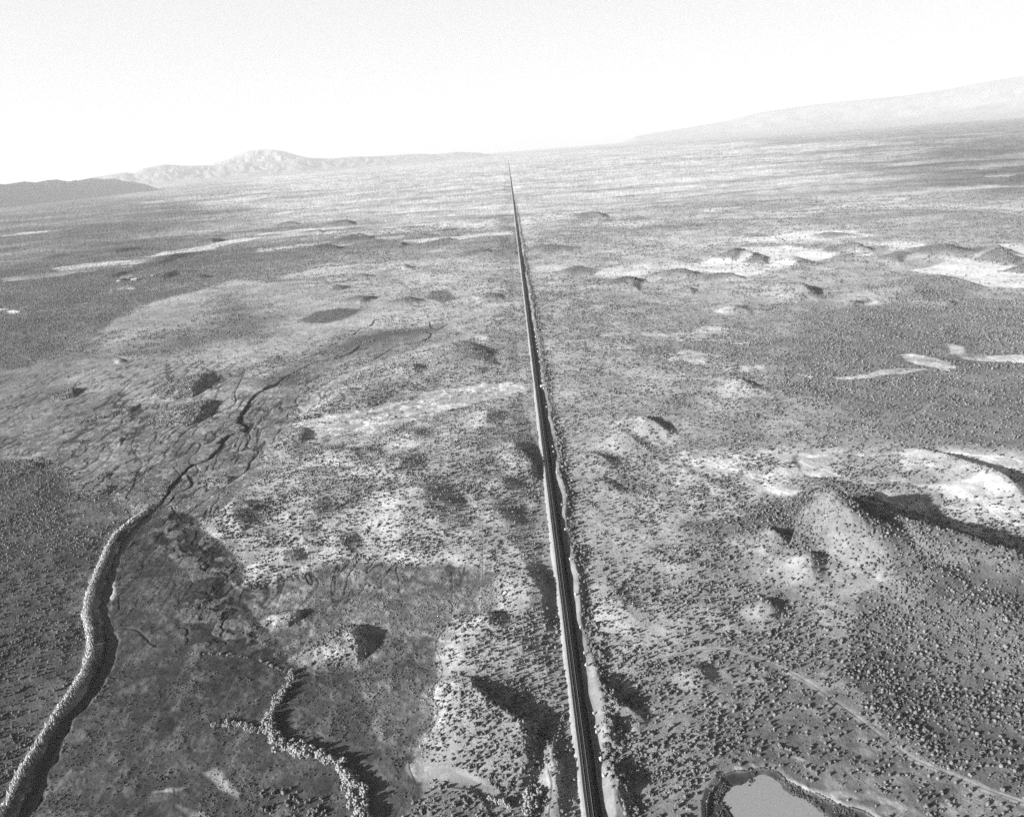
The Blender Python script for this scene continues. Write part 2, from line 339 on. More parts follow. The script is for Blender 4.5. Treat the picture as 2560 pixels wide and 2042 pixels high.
    (F1([(0, 575), (400, 545), (700, 520), (1000, 495), (700, 535), (400, 565), (0, 600)]), .38, .6, .1, .02), (F1([(1430, 480), (1640, 460), (1700, 470), (1500, 488)]), .45, .6, .0, .01),
    (F1([(590, 600), (700, 592), (700, 600), (620, 604)]), .35, .6, .0, .004),
]
# lines: polyline, albedo, half width (m), depth (m, negative = cut)
CREEK = smooth_line(B1([(880, -60), (830, 10), (760, 80), (710, 170), (670, 250), (640, 340), (615, 430), (610, 520), (625, 640), (645, 720), (630, 800), (600, 890), (550, 970), (480, 1060), (400, 1150), (335, 1260), (290, 1380), (240, 1500), (190, 1620), (130, 1730), (60, 1860)]), 5)
REEDS = smooth_line(B1([(850, -45), (780, 0), (700, 60), (640, 140), (600, 230), (560, 330), (522, 440), (505, 550), (522, 650), (528, 760), (505, 860), (455, 960), (405, 1035), (350, 1110), (290, 1210), (230, 1300), (170, 1400), (120, 1490), (70, 1600), (10, 1700), (-60, 1800)]), 5)
WASH = smooth_line(B4([(2156, 400), (2080, 450), (1980, 480), (1900, 490), (1800, 540), (1720, 580), (1650, 630), (1600, 650), (1530, 690), (1480, 760), (1450, 830), (1485, 890), (1400, 920), (1340, 960), (1330, 1000), (1240, 1080), (1150, 1110), (1100, 1160), (1030, 1240), (1000, 1290), (960, 1345), (900, 1385)]), 5)
LINES = [
    (WASH, .03, 1.9, -.9), (CREEK, .05, 2.6, 0),
    (smooth_line(B4([(1485, 890), (1500, 950), (1480, 1000), (1550, 1030), (1500, 1090), (1480, 1140), (1400, 1200), (1300, 1270), (1200, 1340), (1100, 1420), (1085, 1445)])), .06, .6, -.4),
    (smooth_line(B4([(1130, 1170), (1150, 1230), (1060, 1280), (1020, 1330), (960, 1370)])), .04, 1.0, -.5),
    (B4([(1040, 1120), (1075, 1160), (1090, 1195), (1020, 1270)]), .05, .6, -.4), (B4([(870, 1250), (960, 1262), (1010, 1270)]), .05, .5, -.3),
    (smooth_line(B4([(1020, 1350), (1060, 1400), (1100, 1440), (1160, 1450)])), .05, .9, -.4),
    (smooth_line(B4([(1440, 850), (1460, 800), (1500, 750)])), .03, 4.18, -1.0), (smooth_line(B4([(1450, 850), (1500, 870), (1480, 910)])), .03, 3.8, -1.0), (B4([(1320, 975), (1350, 950), (1400, 925)]), .03, 3.42, -.8), (B4([(1600, 645), (1660, 625)]), .03, 4.94, -.8), (B4([(1690, 590), (1740, 572)]), .03, 4.94, -.8),
    (smooth_line(B4([(1590, 630), (1400, 700), (1410, 740), (1300, 800), (1200, 850), (1100, 920), (1030, 1000), (900, 1090), (780, 1160), (690, 1180)])), 0.068, 0.77, -.25),
    (smooth_line(B4([(1640, 700), (1560, 760), (1540, 800), (1440, 900), (1300, 910), (1280, 960), (1160, 1010), (1080, 1060), (960, 1100)])), 0.068, 0.77, -.25),
    (smooth_line(B4([(1740, 600), (1850, 640), (1830, 680), (1770, 720), (1780, 760), (1700, 830), (1560, 900)])), 0.083, 0.77, -.25),
    (smooth_line(B4([(820, 890), (800, 960), (790, 1010), (850, 1100), (820, 1160), (800, 1240)])), 0.075, 0.68, -.25),
    (smooth_line(B4([(2156, 470), (2060, 520), (1930, 560), (1880, 600), (1700, 640)])), 0.090, 0.85, -.3),
    (B4([(390, 405), (480, 418), (800, 470), (1000, 500), (1200, 530)]), .30, 1.6, 0), (B4([(800, 472), (1270, 542), (1480, 592), (1560, 600), (1620, 630)]), .10, .8, 0),
    (smooth_line(C4([(780, 1310), (870, 1260), (940, 1250)])), .04, 1.6, -.6), (smooth_line(C4([(830, 1140), (880, 1090), (970, 1060), (1000, 1010)])), .05, 1.6, -.6),
    (smooth_line(C4([(1430, 1190), (1480, 1140), (1440, 1110), (1530, 1100), (1620, 1050)])), .05, 1.5, -.6), (smooth_line(C4([(1460, 1030), (1480, 1080), (1520, 1090)])), .06, 1.2, -.6),
    (smooth_line(C4([(0, 1480), (200, 1400), (400, 1340), (560, 1290)])), 0.053, 1.53, -.4), (smooth_line(C4([(330, 1720), (350, 1660), (450, 1590), (420, 1560), (500, 1500), (720, 1440), (820, 1390)])), 0.075, 1.02, -.3),
    (smooth_line(C4([(820, 1390), (1000, 1350), (1080, 1300), (1200, 1230), (1400, 1200)])), 0.090, 1.02, -.3), (C4([(280, 790), (600, 710), (1010, 630), (1210, 580), (1400, 540)]), .22, 1.2, 0),
    (smooth_line(C3([(2060, 760), (1900, 800), (1780, 855), (1700, 890)])), .09, 1.4, -.6), (C3([(1760, 745), (1780, 730), (1930, 775)]), .1, 1.0, -.4),
    (C3([(640, 1190), (800, 1130), (1000, 1050)]), .26, 1.5, 0), (smooth_line(C3([(2040, 1500), (1980, 1620), (1990, 1690)])), .06, .8, -.4),
    # side channels of the creek
    (B1([(650, 375), (740, 378), (760, 385)]), .05, .35, -.3), (B1([(760, 385), (690, 440), (690, 520), (660, 550)]), .06, .3, -.3), (smooth_line(B1([(660, 628), (740, 628), (800, 640), (850, 690), (900, 730)])), .05, .8, -.4),
    (B1([(720, 185), (780, 130), (850, 100)]), .05, .9, -.4), (B1([(700, 215), (770, 225), (810, 220)]), .06, .4, -.3), (B1([(565, 1020), (650, 1015)]), .05, .5, -.3),
    (smooth_line(B1([(760, 60), (850, 30), (930, 40), (1000, 10)])), .06, .7, -.3),
    # foot trails and vehicle tracks
    (smooth_line(B1([(1280, 1340), (1340, 1370), (1340, 1420), (1390, 1490), (1440, 1560), (1470, 1610), (1460, 1680), (1440, 1760)])), .075, .3, -.12),
    (smooth_line(B2([(640, 260), (690, 190), (700, 130)])), .12, .3, -.12), (smooth_line(B2([(762, 300), (768, 420), (765, 560), (750, 590), (720, 640), (680, 700), (672, 740), (690, 790), (710, 860), (700, 920), (660, 970), (655, 1030), (685, 1100), (670, 1170), (620, 1250), (560, 1320), (520, 1390), (525, 1450), (555, 1520)])), .11, .28, -.1),
    (smooth_line(B2([(545, 1535), (530, 1590), (480, 1650), (430, 1730)])), .08, .28, -.1), (B2([(942, 60), (938, 300), (930, 520), (926, 600)]), .30, .5, .0), (B2([(948, 60), (944, 300), (937, 520)]), .13, .25, -.1),
    (smooth_line(B2([(1180, 950), (1210, 1010), (1290, 1050), (1340, 1120), (1350, 1230), (1340, 1350)])), .14, .3, -.1), (smooth_line(B2([(1325, 1480), (1345, 1560), (1335, 1640), (1325, 1760)])), .10, .3, -.1),
    (smooth_line(B2([(1310, 1480), (1325, 1560), (1330, 1620), (1318, 1700)])), .30, .5, .0),
    (smooth_line(B1([(1640, 700), (1700, 800), (1750, 860), (1850, 900)])), .2, .8, .0), (smooth_line(B1([(1170, 10), (1270, 110), (1400, 170), (1470, 250)])), .30, 1.6, .1), (smooth_line(B1([(1340, 355), (1400, 410), (1480, 430)])), .30, 1.2, .1),
    (smooth_line(B3([(-60, 820), (0, 812), (180, 770), (320, 762), (480, 800), (640, 845), (800, 930), (950, 1030), (1090, 1130), (1200, 1215), (1320, 1310), (1440, 1390), (1580, 1450), (1720, 1510), (1880, 1580), (2050, 1640), (2200, 1690)])), .30, 1.7, 0),
    (smooth_line(B3([(-60, 820), (0, 812), (180, 770), (320, 762), (480, 800), (640, 845), (800, 930), (950, 1030), (1090, 1130), (1200, 1215), (1320, 1310), (1440, 1390), (1580, 1450), (1720, 1510), (1880, 1580), (2050, 1640), (2200, 1690)])), .17, .35, -.12),
    (smooth_line(B3([(520, 1425), (570, 1445), (720, 1510), (950, 1612), (1220, 1718), (1300, 1760)])), .24, .8, .35),
    (smooth_line(B3([(640, 1280), (640, 1320), (700, 1360), (800, 1395)])), .24, .8, 0), (B3([(1000, 1600), (1200, 1600), (1420, 1690), (1480, 1720)]), .25, 1.6, 0),
    (smooth_line(B6([(0, 598), (200, 602), (330, 605)])), .40, 2.0, 0), (B6([(1460, 840), (1690, 680), (1760, 640)]), .25, 1.6, 0),
]
POND = smooth_line(B3([(330, 1620), (380, 1552), (470, 1532), (530, 1482), (570, 1467), (650, 1500), (700, 1535), (760, 1590), (870, 1640), (930, 1700), (960, 1800), (900, 1850), (500, 1850), (410, 1800), (390, 1700), (330, 1620)]), 4)[:-1]
POND_RIM = smooth_line(B3([(250, 1820), (265, 1620), (330, 1515), (400, 1475), (490, 1450), (560, 1440), (640, 1462), (720, 1512), (1000, 1635), (1220, 1730), (1260, 1850), (700, 1900), (250, 1820)]), 4)[:-1]
_p = np.mean(POND, 0)
POND_Z = -.9
BIGLINE = 60.0


def fields(X, Y, want_alb=True):
    """height, albedo and scrub density of the ground at points X, Y"""
    r = np.hypot(X, Y)
    n = len(X)
    wx, wy = fbm(X, Y, 45, 3, 3), fbm(X, Y, 45, 3, 4)
    wxf, wyf = fbm(X, Y, 420, 4, 5), fbm(X, Y, 420, 4, 6)
    alb = np.full(n, .29)
    flat = np.zeros(n)
    veg = np.full(n, .62)
    # broad tone of the open scrubland, darker thickets and paler blowouts
    big = fbm(X, Y, 900, 4, 21)
    alb = alb * (1 + .16 * big)
    far = ss(900, 2600, r)
    for P, a, fl, vg, rag in ZONES:
        d0_ = np.hypot(*P.T).mean()
        amp = rag * min(d0_, 9000)
        m = 3.5 * amp + 12
        i = box(P, X, Y, m)
        if not len(i):
            continue
        u = fbm(X[i], Y[i], 7 * amp + 4, 4, 31)
        w = fbm(X[i], Y[i], 7 * amp + 4, 4, 32)
        e = sdf(P, X[i] + u * amp, Y[i] + w * amp)
        if a >= .40:
            # pans and blowouts break up into tongues and islands
            e = e + 1.5 * amp * fbm(X[i] * .45, Y[i] * 1.3, 6 * amp + 3, 4, 33)
        fe = (.9 if rag >= .02 else .35) * amp + .6
        k = ss(-fe, fe, e)
        if a >= .40:
            k *= 1 - np.where((X[i] > XT) & (d0_ > 1100), .3, .65) * ss(.3, .55, fbm(X[i] * .5, Y[i] * 1.4, 4 * amp + 4, 4, 34))
        elif fl < .7:
            k *= 1 - .6 * ss(.3, .8, fbm(X[i] * .6, Y[i] * 1.3, 14 * amp + 4, 4, 35))
        alb[i] = mix(alb[i], a, k)
        kf = ss(-2.2 * amp - 8, .3 * amp + 1, e)
        flat[i] = mix(flat[i], fl, np.maximum(k, kf) if fl > .5 else k)
        veg[i] = mix(veg[i], vg, k)
    t = X - XT
    rail = 1 - ss(4, 12, np.abs(t))
    railw = 1 - ss(5, 55, np.abs(t))
    # broad relief
    h = 2.6 * fbm(X, Y, 260, 3, 41) + 1.0 * fbm(X, Y, 70, 3, 42) + .32 * fbm(X, Y, 16, 3, 43)
    h = h * (1 - .88 * flat)
    # low dunes of the plain beyond
    dn = fbm(X * .8, Y * 1.2, 330, 4, 44)
    amp2 = mix(0, 7.0, ss(1100, 2200, r)) * mix(1, .35, ss(6000, 12000, r))
    h += amp2 * (np.maximum(dn, -.15) + .15) * (1 - .8 * flat)
    h += far * 1.1 * fbm(X, Y, 120, 3, 45) * (1 - .5 * flat)
    mid = ss(1300, 2400, r)
    pan = ss(.12, .30, -dn + .12 * wxf) * mid * (1 - ss(7000, 12000, r))
    alb = mix(alb, np.clip(alb * 1.7, 0, .5), pan * .75)
    dune = ss(.0, .5, dn) * mid
    alb = alb * (1 - .22 * dune)
    h = h * (1 - .8 * railw)
    for P, hh, sl, sh, vg, a in MOUNDS:
        i = box(P, X, Y, 10)
        if not len(i):
            continue
        sc_ = math.sqrt(abs(np.dot(P[:, 0], np.roll(P[:, 1], 1)) - np.dot(P[:, 1], np.roll(P[:, 0], 1))) / 2)
        am = min(.05 * sc_, 3.5)
        xi = X[i] + am * fbm(X[i], Y[i], 12 * am, 3, 51)
        yi = Y[i] + am * fbm(X[i], Y[i], 12 * am, 3, 52)
        ins = sdf(P, xi, yi)
        k = np.nonzero(ins > 0)[0]
        if not len(k):
            continue
        g = np.full(len(k), 1e9)
        area = np.dot(P[:, 0], np.roll(P[:, 1], -1)) - np.dot(P[:, 1], np.roll(P[:, 0], -1))
        for j in range(len(P)):
            pa, pb = P[j], P[(j + 1) % len(P)]
            nx, ny = (pb[1] - pa[1]), -(pb[0] - pa[0])
            if area < 0:
                nx, ny = -nx, -ny
            L = math.hypot(nx, ny) + 1e-9
            c = (nx * SD[0] + ny * SD[1]) / L
            s_ = float(mix(sl, sh, ss(.2, .8, np.array(c))))
            g = np.minimum(g, seg_d(xi[k], yi[k], pa, pb)[0] * s_)
        ii = i[k]
        dh = hh * np.tanh(g / hh)
        dh *= 1 + .12 * fbm(X[ii], Y[ii], .25 * sc_ + 5, 3, 53)
        h[ii] += dh
        kk = ss(0, 7, ins[k])
        alb[ii] = mix(alb[ii], a, kk)
        veg[ii] = mix(veg[ii], vg, ss(-.2, .8, ins[k]))
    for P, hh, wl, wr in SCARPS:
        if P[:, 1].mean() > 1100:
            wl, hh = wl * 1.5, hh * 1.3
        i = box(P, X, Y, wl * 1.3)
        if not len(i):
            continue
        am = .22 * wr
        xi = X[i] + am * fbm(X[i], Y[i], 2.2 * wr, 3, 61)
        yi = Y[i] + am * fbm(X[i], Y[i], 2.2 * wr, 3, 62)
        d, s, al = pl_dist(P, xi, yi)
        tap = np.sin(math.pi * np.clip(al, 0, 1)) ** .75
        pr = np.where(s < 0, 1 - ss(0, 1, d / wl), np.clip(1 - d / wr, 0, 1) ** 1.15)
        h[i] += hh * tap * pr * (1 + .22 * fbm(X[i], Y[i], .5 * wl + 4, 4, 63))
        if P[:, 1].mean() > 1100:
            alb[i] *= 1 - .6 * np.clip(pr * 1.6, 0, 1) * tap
    # bare flank at the foot of the big near hill, and its bench
    for P, a, vg in ((B2([(500, 1400), (560, 1390), (700, 1430), (880, 1470), (1000, 1540), (1120, 1650), (1180, 1690), (1100, 1700), (1000, 1610), (850, 1540), (700, 1510), (560, 1510), (500, 1450)]), .33, 0.), (B2([(690, 640), (730, 600), (760, 700), (720, 820), (740, 900), (700, 1000), (720, 1120), (660, 1230), (610, 1300), (540, 1370), (600, 1250), (650, 1160), (640, 1020), (680, 930), (690, 830), (655, 740)]), .29, .15)):
        i = box(P, X, Y, 6)
        if len(i):
            k = ss(-1.2, 1.2, sdf(P, X[i] + .8 * wx[i], Y[i] + .8 * wy[i]))
            alb[i] = mix(alb[i], a, k)
            veg[i] = mix(veg[i], vg, k)
    # railway corridor: levelled ground, borrow strip, spoil bank
    nb = 1.0 + 1.0 * fbm(Y * 0 + 3.1, Y, 60, 3, 71) + .5 * fbm(Y * 0 + 1, Y, 16, 2, 70)
    nb = np.clip(nb, 0.2, 3.2) * (1 - ss(2500, 5000, Y))
    h = mix(h, .10 * h, rail)
    tc = 8.4 + 1.8 * fbm(Y * 0 + 9.7, Y, 38, 4, 72) + t * 0
    bank = np.where(t < tc, np.exp(-((t - tc) / 2.6) ** 2), np.exp(-((t - tc) / 1.9) ** 2))
    h = h + nb * bank
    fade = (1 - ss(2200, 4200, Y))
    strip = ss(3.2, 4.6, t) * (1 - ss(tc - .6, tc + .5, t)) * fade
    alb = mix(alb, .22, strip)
    veg = mix(veg, .03, ss(-4.0, -3.2, t) * (1 - ss(tc - 1.0, tc + .4, t)) * fade)
    lstrip = ss(-5.0, -4.0, t) * (1 - ss(-2, 0, t)) * fade
    scr = ss(tc + .4, tc + 1.2, t) * (1 - ss(tc + 4, tc + 7, t)) * fade
    alb = mix(alb, .2, scr)
    veg = np.maximum(veg, scr)
    # trough left of the line
    tl = t + 17 + 2 * fbm(Y * 0 + 5, Y, 70, 2, 74)
    h = h - 1.2 * np.exp(-(tl / 5.0) ** 2) * .3 * fade * np.clip(.5 + fbm(Y * 0 + 2, Y, 90, 2, 75), 0, 1)
    # lines: channels, trails, tracks
    for P, a, hw, dp in LINES:
        i = box(P, X, Y, 12)
        if not len(i):
            continue
        am = np.clip(.4 * hw, .15, 1.4)
        d, s, al = pl_dist(P, X[i] + am * fbm(X[i], Y[i], 5, 3, 81), Y[i] + am * fbm(X[i], Y[i], 5, 3, 82))
        if a < .2 and dp < 0:
            wv = hw * (.75 + .8 * np.clip(fbm(X[i], Y[i], 24, 2, 83) + .2, 0, 1))
        else:
            wv = hw
        wp = np.maximum(wv, .00042 * r[i] * (1.0 if a < .2 else .8))
        k = 1 - ss(.55, 1.25, d / wp)
        alb[i] = mix(alb[i], a, k)
        veg[i] = veg[i] * (1 - k)
        if dp > 0:
            h[i] += dp * np.exp(-(d / (hw * 1.4)) ** 2)
        elif dp < 0:
            h[i] += dp * (1 - ss(.2, 1.2, d / wv))
    # creek bed and its banks
    i = box(CREEK, X, Y, 30)
    if len(i):
        am = 1.3
        d, s, al = pl_dist(CREEK, X[i] + am * fbm(X[i], Y[i], 8, 4, 84), Y[i] + am * fbm(X[i], Y[i], 8, 4, 85))
        d = d * (1 - .35 * fbm(X[i], Y[i], 21, 2, 90))
        h[i] -= 1.1 * (1 - ss(1.7, 3.0, d))
        bed = (1 - ss(1.9, 2.9, d))
        alb[i] = mix(alb[i], .03, bed * .9)
        veg[i] *= 1 - (1 - ss(5, 8, d))
        d2, s2, al2 = pl_dist(REEDS, X[i], Y[i])
        h[i] += .5 * np.exp(-(d2 / 2.2) ** 2)
        k = 1 - ss(1.2, 3.2, d2)
        alb[i] = mix(alb[i], .17, k)
        veg[i] *= 1 - k
    # pond
    i = box(POND_RIM, X, Y, 20)
    if len(i):
        rag = 1.1
        e = sdf(POND_RIM, X[i] + rag * fbm(X[i], Y[i], 8, 3, 86), Y[i] + rag * fbm(X[i], Y[i], 8, 3, 87))
        k = ss(-2.5, 2.0, e)
        h[i] = mix(h[i], POND_Z - .35, k)
        e2 = sdf(POND, X[i] + 1.7 * fbm(X[i], Y[i], 7, 4, 88), Y[i] + 1.7 * fbm(X[i], Y[i], 7, 4, 89))
        h[i] += np.where(k > .5, .6 * (1 - ss(-1.5, 1.2, e2)), 0)
        alb[i] = mix(alb[i], .055, ss(-.6, .8, e))
        veg[i] *= 1 - ss(-1.5, .5, e)
        rim = ss(-6, -1.5, e) * (1 - ss(-1.5, .5, e))
        veg[i] = np.maximum(veg[i] * (1 - rim), 0)
    if not want_alb:
        fields.flat = flat
        return h, None, veg
    fields.flat = flat
    # mottling
    fl = flat
    tus = fbm(X, Y, 7, 3, 91)
    tus2 = fbm(X, Y, 2.6, 3, 97)
    near_ = 1 - ss(700, 1200, r)
    h += fl * near_ * (.42 * np.clip(tus - .05, 0, 1) + .22 * np.clip(tus2, 0, 1))
    mot = 1 + .20 * fbm(X, Y, 33, 4, 92) + .16 * tus * (1 - far)
    mot += fl * near_ * (.22 * np.clip(fbm(X, Y, 22, 4, 93), -.5, 1) + .30 * ss(.1, .6, tus) - .1 + .30 * tus2)
    mot += far * (.34 * fbm(X * .45, Y * 1.6, 170, 5, 94) + .12 * fbm(X, Y, 60, 2, 95))
    P = B1([(880, 30), (1000, -60), (1150, 0), (1420, 260), (1330, 400), (1480, 620), (1640, 830), (1400, 770), (1100, 720), (1000, 560), (1100, 300), (900, 160)])
    i = box(P, X, Y, 4)
    if len(i):
        k = ss(-3, 5, sdf(P, X[i] + 3 * wx[i], Y[i] + 3 * wy[i]))
        isl = ss(-.02, .22, fbm(X[i], Y[i], 9, 3, 98))
        h[i] += k * .5 * isl
        mot[i] *= 1 + k * (1.15 * isl - .45)
        chn = (1 - ss(.03, .13, np.abs(fbm(X[i], Y[i], 19, 4, 99)))) * k
        mot[i] *= 1 - .6 * chn
        h[i] -= .45 * chn
    # hair-thin drying cracks of the floodplain run with the flow
    _a = np.diff(D([(430, 1080), (640, 790)]), axis=0)[0]
    ca, sa = _a / np.hypot(*_a)
    a_, b_ = (X * ca + Y * sa), (-X * sa + Y * ca)
    rid = np.abs(fbm(a_ * .22 + 2 * wx, b_ + 4 * wy, 10, 3, 96))
    crack = (1 - ss(.03, .13 + .00012 * r, rid)) * fl * ss(.9, 1, np.clip(fl + .1, 0, 1)) * ss(330, 420, r) * (1 - ss(900, 1300, r)) * (X < -40)
    mot -= .75 * crack
    h -= .35 * crack
    alb = np.clip(alb * np.clip(mot, .3, 1.7), .02, .72)
    return h, alb, veg


# ------------------------------------------------------------------ small builders


def mat_new(name):
    m = bpy.data.materials.new(name)
    m.use_nodes = True
    nt = m.node_tree
    return m, nt, nt.nodes['Principled BSDF']


def noise_node(nt, scale, detail=3, rough=.6):
    tc = nt.nodes.new('ShaderNodeTexCoord')
    nn = nt.nodes.new('ShaderNodeTexNoise')
    nn.inputs['Scale'].default_value = scale
    nn.inputs['Detail'].default_value = detail
    nn.inputs['Roughness'].default_value = rough
    nt.links.new(tc.outputs['Object'], nn.inputs['Vector'])
    return nn


def grey_mat(name, lo, hi, scale=1.0, rough=.95, attr=None, bump=0.0, spec=.1, metal=0):
    m, nt, bs = mat_new(name)
    nn = noise_node(nt, scale)
    mr = nt.nodes.new('ShaderNodeMapRange')
    mr.inputs['From Min'].default_value = .3
    mr.inputs['From Max'].default_value = .7
    mr.inputs['To Min'].default_value = lo
    mr.inputs['To Max'].default_value = hi
    nt.links.new(nn.outputs['Fac'], mr.inputs['Value'])
    out = mr.outputs['Result']
    if attr:
        at = nt.nodes.new('ShaderNodeAttribute')
        at.attribute_name = attr
        mu = nt.nodes.new('ShaderNodeMath')
        mu.operation = 'MULTIPLY'
        nt.links.new(at.outputs['Fac'], mu.inputs[0])
        nt.links.new(out, mu.inputs[1])
        out = mu.outputs[0]
    nt.links.new(out, bs.inputs['Base Color'])
    bs.inputs['Roughness'].default_value = rough
    bs.inputs['Specular IOR Level'].default_value = spec
    bs.inputs['Metallic'].default_value = metal
    if bump:
        b = nt.nodes.new('ShaderNodeBump')
        b.inputs['Strength'].default_value = bump
        b.inputs['Distance'].default_value = .2
        nt.links.new(nn.outputs['Fac'], b.inputs['Height'])
        nt.links.new(b.outputs['Normal'], bs.inputs['Normal'])
    return m


def tag(o, label=None, cat=None, group=None, kind=None):
    if label: o['label'] = label
    if cat: o['category'] = cat
    if group: o['group'] = group
    if kind: o['kind'] = kind
    return o


def mesh_np(name, V, Fc, mat, parent=None, attrs=None, smooth=False):
    """V (n,3), Fc (m,k) constant-size faces"""
    me = bpy.data.meshes.new(name)
    n, (m, k) = len(V), Fc.shape
    me.vertices.add(n)
    me.vertices.foreach_set('co', np.ascontiguousarray(V, np.float32).ravel())
    me.loops.add(m * k)
    me.loops.foreach_set('vertex_index', np.ascontiguousarray(Fc, np.int32).ravel())
    me.polygons.add(m)
    me.polygons.foreach_set('loop_start', np.arange(0, m * k, k, dtype=np.int32))
    me.polygons.foreach_set('loop_total', np.full(m, k, np.int32))
    me.update(calc_edges=True)
    if smooth:
        me.polygons.foreach_set('use_smooth', np.ones(m, bool))
    for an, av in (attrs or {}).items():
        a = me.attributes.new(an, 'FLOAT', 'POINT')
        a.data.foreach_set('value', np.ascontiguousarray(av, np.float32))
    me.materials.append(mat)
    o = bpy.data.objects.new(name, me)
    COL.objects.link(o)
    if parent: o.parent = parent
    return o


def empty(name, loc, rz=0):
    o = bpy.data.objects.new(name, None)
    o.location = loc
    o.rotation_euler = (0, 0, rz)
    COL.objects.link(o)
    return o


def from_bm(name, bm, mat, parent=None):
    me = bpy.data.meshes.new(name)
    bm.to_mesh(me)
    bm.free()
    me.materials.append(mat)
    o = bpy.data.objects.new(name, me)
    COL.objects.link(o)
    if parent: o.parent = parent
    return o


# ------------------------------------------------------------------ ground sheet: rings round the point under the camera, finer where nearer
def grid_faces(nr, nc):
    a = (np.arange(nr - 1)[:, None] * nc + np.arange(nc - 1)[None]).ravel()
    return np.stack([a, a + 1, a + nc + 1, a + nc], 1)


m_ground, nt, bs = mat_new('desert soil')
at = nt.nodes.new('ShaderNodeAttribute')
at.attribute_name = 'cover_and_light'
prev = at.outputs['Fac']
for scl, lo, hi in ((.9, .78, 1.22), (.16, .86, 1.14), (.021, .88, 1.12)):
    nn = noise_node(nt, scl, 5, .7)
    mr = nt.nodes.new('ShaderNodeMapRange')
    mr.inputs['From Min'].default_value = .3
    mr.inputs['From Max'].default_value = .7
    mr.inputs['To Min'].default_value = lo
    mr.inputs['To Max'].default_value = hi
    nt.links.new(nn.outputs['Fac'], mr.inputs['Value'])
    mu = nt.nodes.new('ShaderNodeMath')
    mu.operation = 'MULTIPLY'
    nt.links.new(prev, mu.inputs[0])
    nt.links.new(mr.outputs['Result'], mu.inputs[1])
    prev = mu.outputs[0]
nt.links.new(prev, bs.inputs['Base Color'])
bs.inputs['Roughness'].default_value = 1
bs.inputs['Specular IOR Level'].default_value = 0
nb_ = noise_node(nt, 1.6, 4, .7)
bu = nt.nodes.new('ShaderNodeBump')
bu.inputs['Strength'].default_value = .55
bu.inputs['Distance'].default_value = .12
nt.links.new(nb_.outputs['Fac'], bu.inputs['Height'])
nt.links.new(bu.outputs['Normal'], bs.inputs['Normal'])

th = np.radians(np.r_[np.linspace(-88, -46, 50, endpoint=False), np.arange(-46, 46, .058), np.linspace(46, 88, 50)])
dep = np.radians(np.r_[np.linspace(64, 50, 70, endpoint=False), np.arange(50, 1.2, -.047), np.arange(1.2, .26, -.03)])
rr = H / np.tan(dep)
RR, TT = np.meshgrid(rr, th, indexing='ij')
X, Y = (RR * np.sin(TT)).ravel(), (RR * np.cos(TT)).ravel()
hz, al, vg_ = fields(X, Y)
# micro-relief: hummocks and scrub too small to model one by one, growing with the spacing of the sheet
rflat = np.hypot(X, Y)
spc = np.clip(.00097 * rflat, .1, 30)
rough_k = np.clip(.6 + .7 * vg_, 0, 1.2)
hz = hz + (rng.random(len(X)) - .5) * spc * .45 * rough_k * np.where(np.abs(X - XT) < 4, .2, 1)
ground = mesh_np('ground', np.stack([X, Y, hz], 1), grid_faces(len(rr), len(th)), m_ground, attrs={'cover_and_light': al}, smooth=False)
tag(ground, 'pale desert plain dotted with scrub under low sun', kind='structure')

# ------------------------------------------------------------------ railway
m_fill = grey_mat('embankment soil', .20, .30, .6, bump=.4)
m_ballast = grey_mat('cinder ballast', .012, .03, 2.0, bump=.5, spec=.02)
m_rail = grey_mat('worn steel', .30, .42, 3.0, rough=.45, metal=.6, spec=.4)
ys = np.unique(np.r_[np.arange(120, 900, 4), np.arange(900, 3000, 15), np.arange(3000, 15000, 120), 15000.])
ez = np.clip(1.65 + .7 * fbm(ys * 0 + .5, ys, 150, 3, 101) + .25 * fbm(ys * 0, ys, 30, 2, 102), .7, 3.2)
ez = mix(ez, 1.6, ss(2500, 4500, ys))
sl_ = .85


def extrude_line(name, xs_fn, zs_fn, mat, parent=None, z_off=0):
    rows = []
    for k, y in enumerate(ys):
        rows.append(np.stack([np.asarray(xs_fn(k)) + XT, np.full(len(xs_fn(k)), y), np.asarray(zs_fn(k))], 1))
    nc = len(rows[0])
    return mesh_np(name, np.vstack(rows), grid_faces(len(ys), nc)[:, ::-1], mat, parent)


jit = lambda k, s: float(fbm(np.array([s * 7.7]), np.array([ys[k]]), 9, 2, 103)[0])
emb = extrude_line('railway_embankment',
                   lambda k: [-2.3 - sl_ * (ez[k] + 1.5) + .5 * jit(k, 1), -2.3 - sl_ * ez[k] * .4 + .15 * jit(k, 2), -2.3 + .1 * jit(k, 3), 2.9, 2.9 + sl_ * ez[k] * .5 + .2 * jit(k, 4), 2.9 + sl_ * (ez[k] + 1.5)],
                   lambda k: [-1.5, ez[k] * .6, ez[k], ez[k], ez[k] * .5, -1.5], m_fill)
tag(emb, 'straight pale earth bank carrying the railway across the plain', kind='structure')
trk = tag(empty('railway_track', (0, 0, 0)), 'dead straight single track railway on dark ballast running to the horizon', 'railway')
extrude_line('ballast', lambda k: [-1.75 + .1 * jit(k, 5), -1.3, 1.9, 3.2 + .3 * jit(k, 6), 3.2 + sl_ * ez[k] * .5],
             lambda k: [ez[k] + .004, ez[k] + .4, ez[k] + .4, ez[k] + .02, ez[k] * .5 + .03], m_ballast, trk)
for sx in (-.75, .75):
    extrude_line('rail', lambda k: [sx - .07, sx - .055, sx + .055, sx + .07], lambda k: [ez[k] + .40, ez[k] + .57, ez[k] + .57, ez[k] + .40], m_rail, trk)

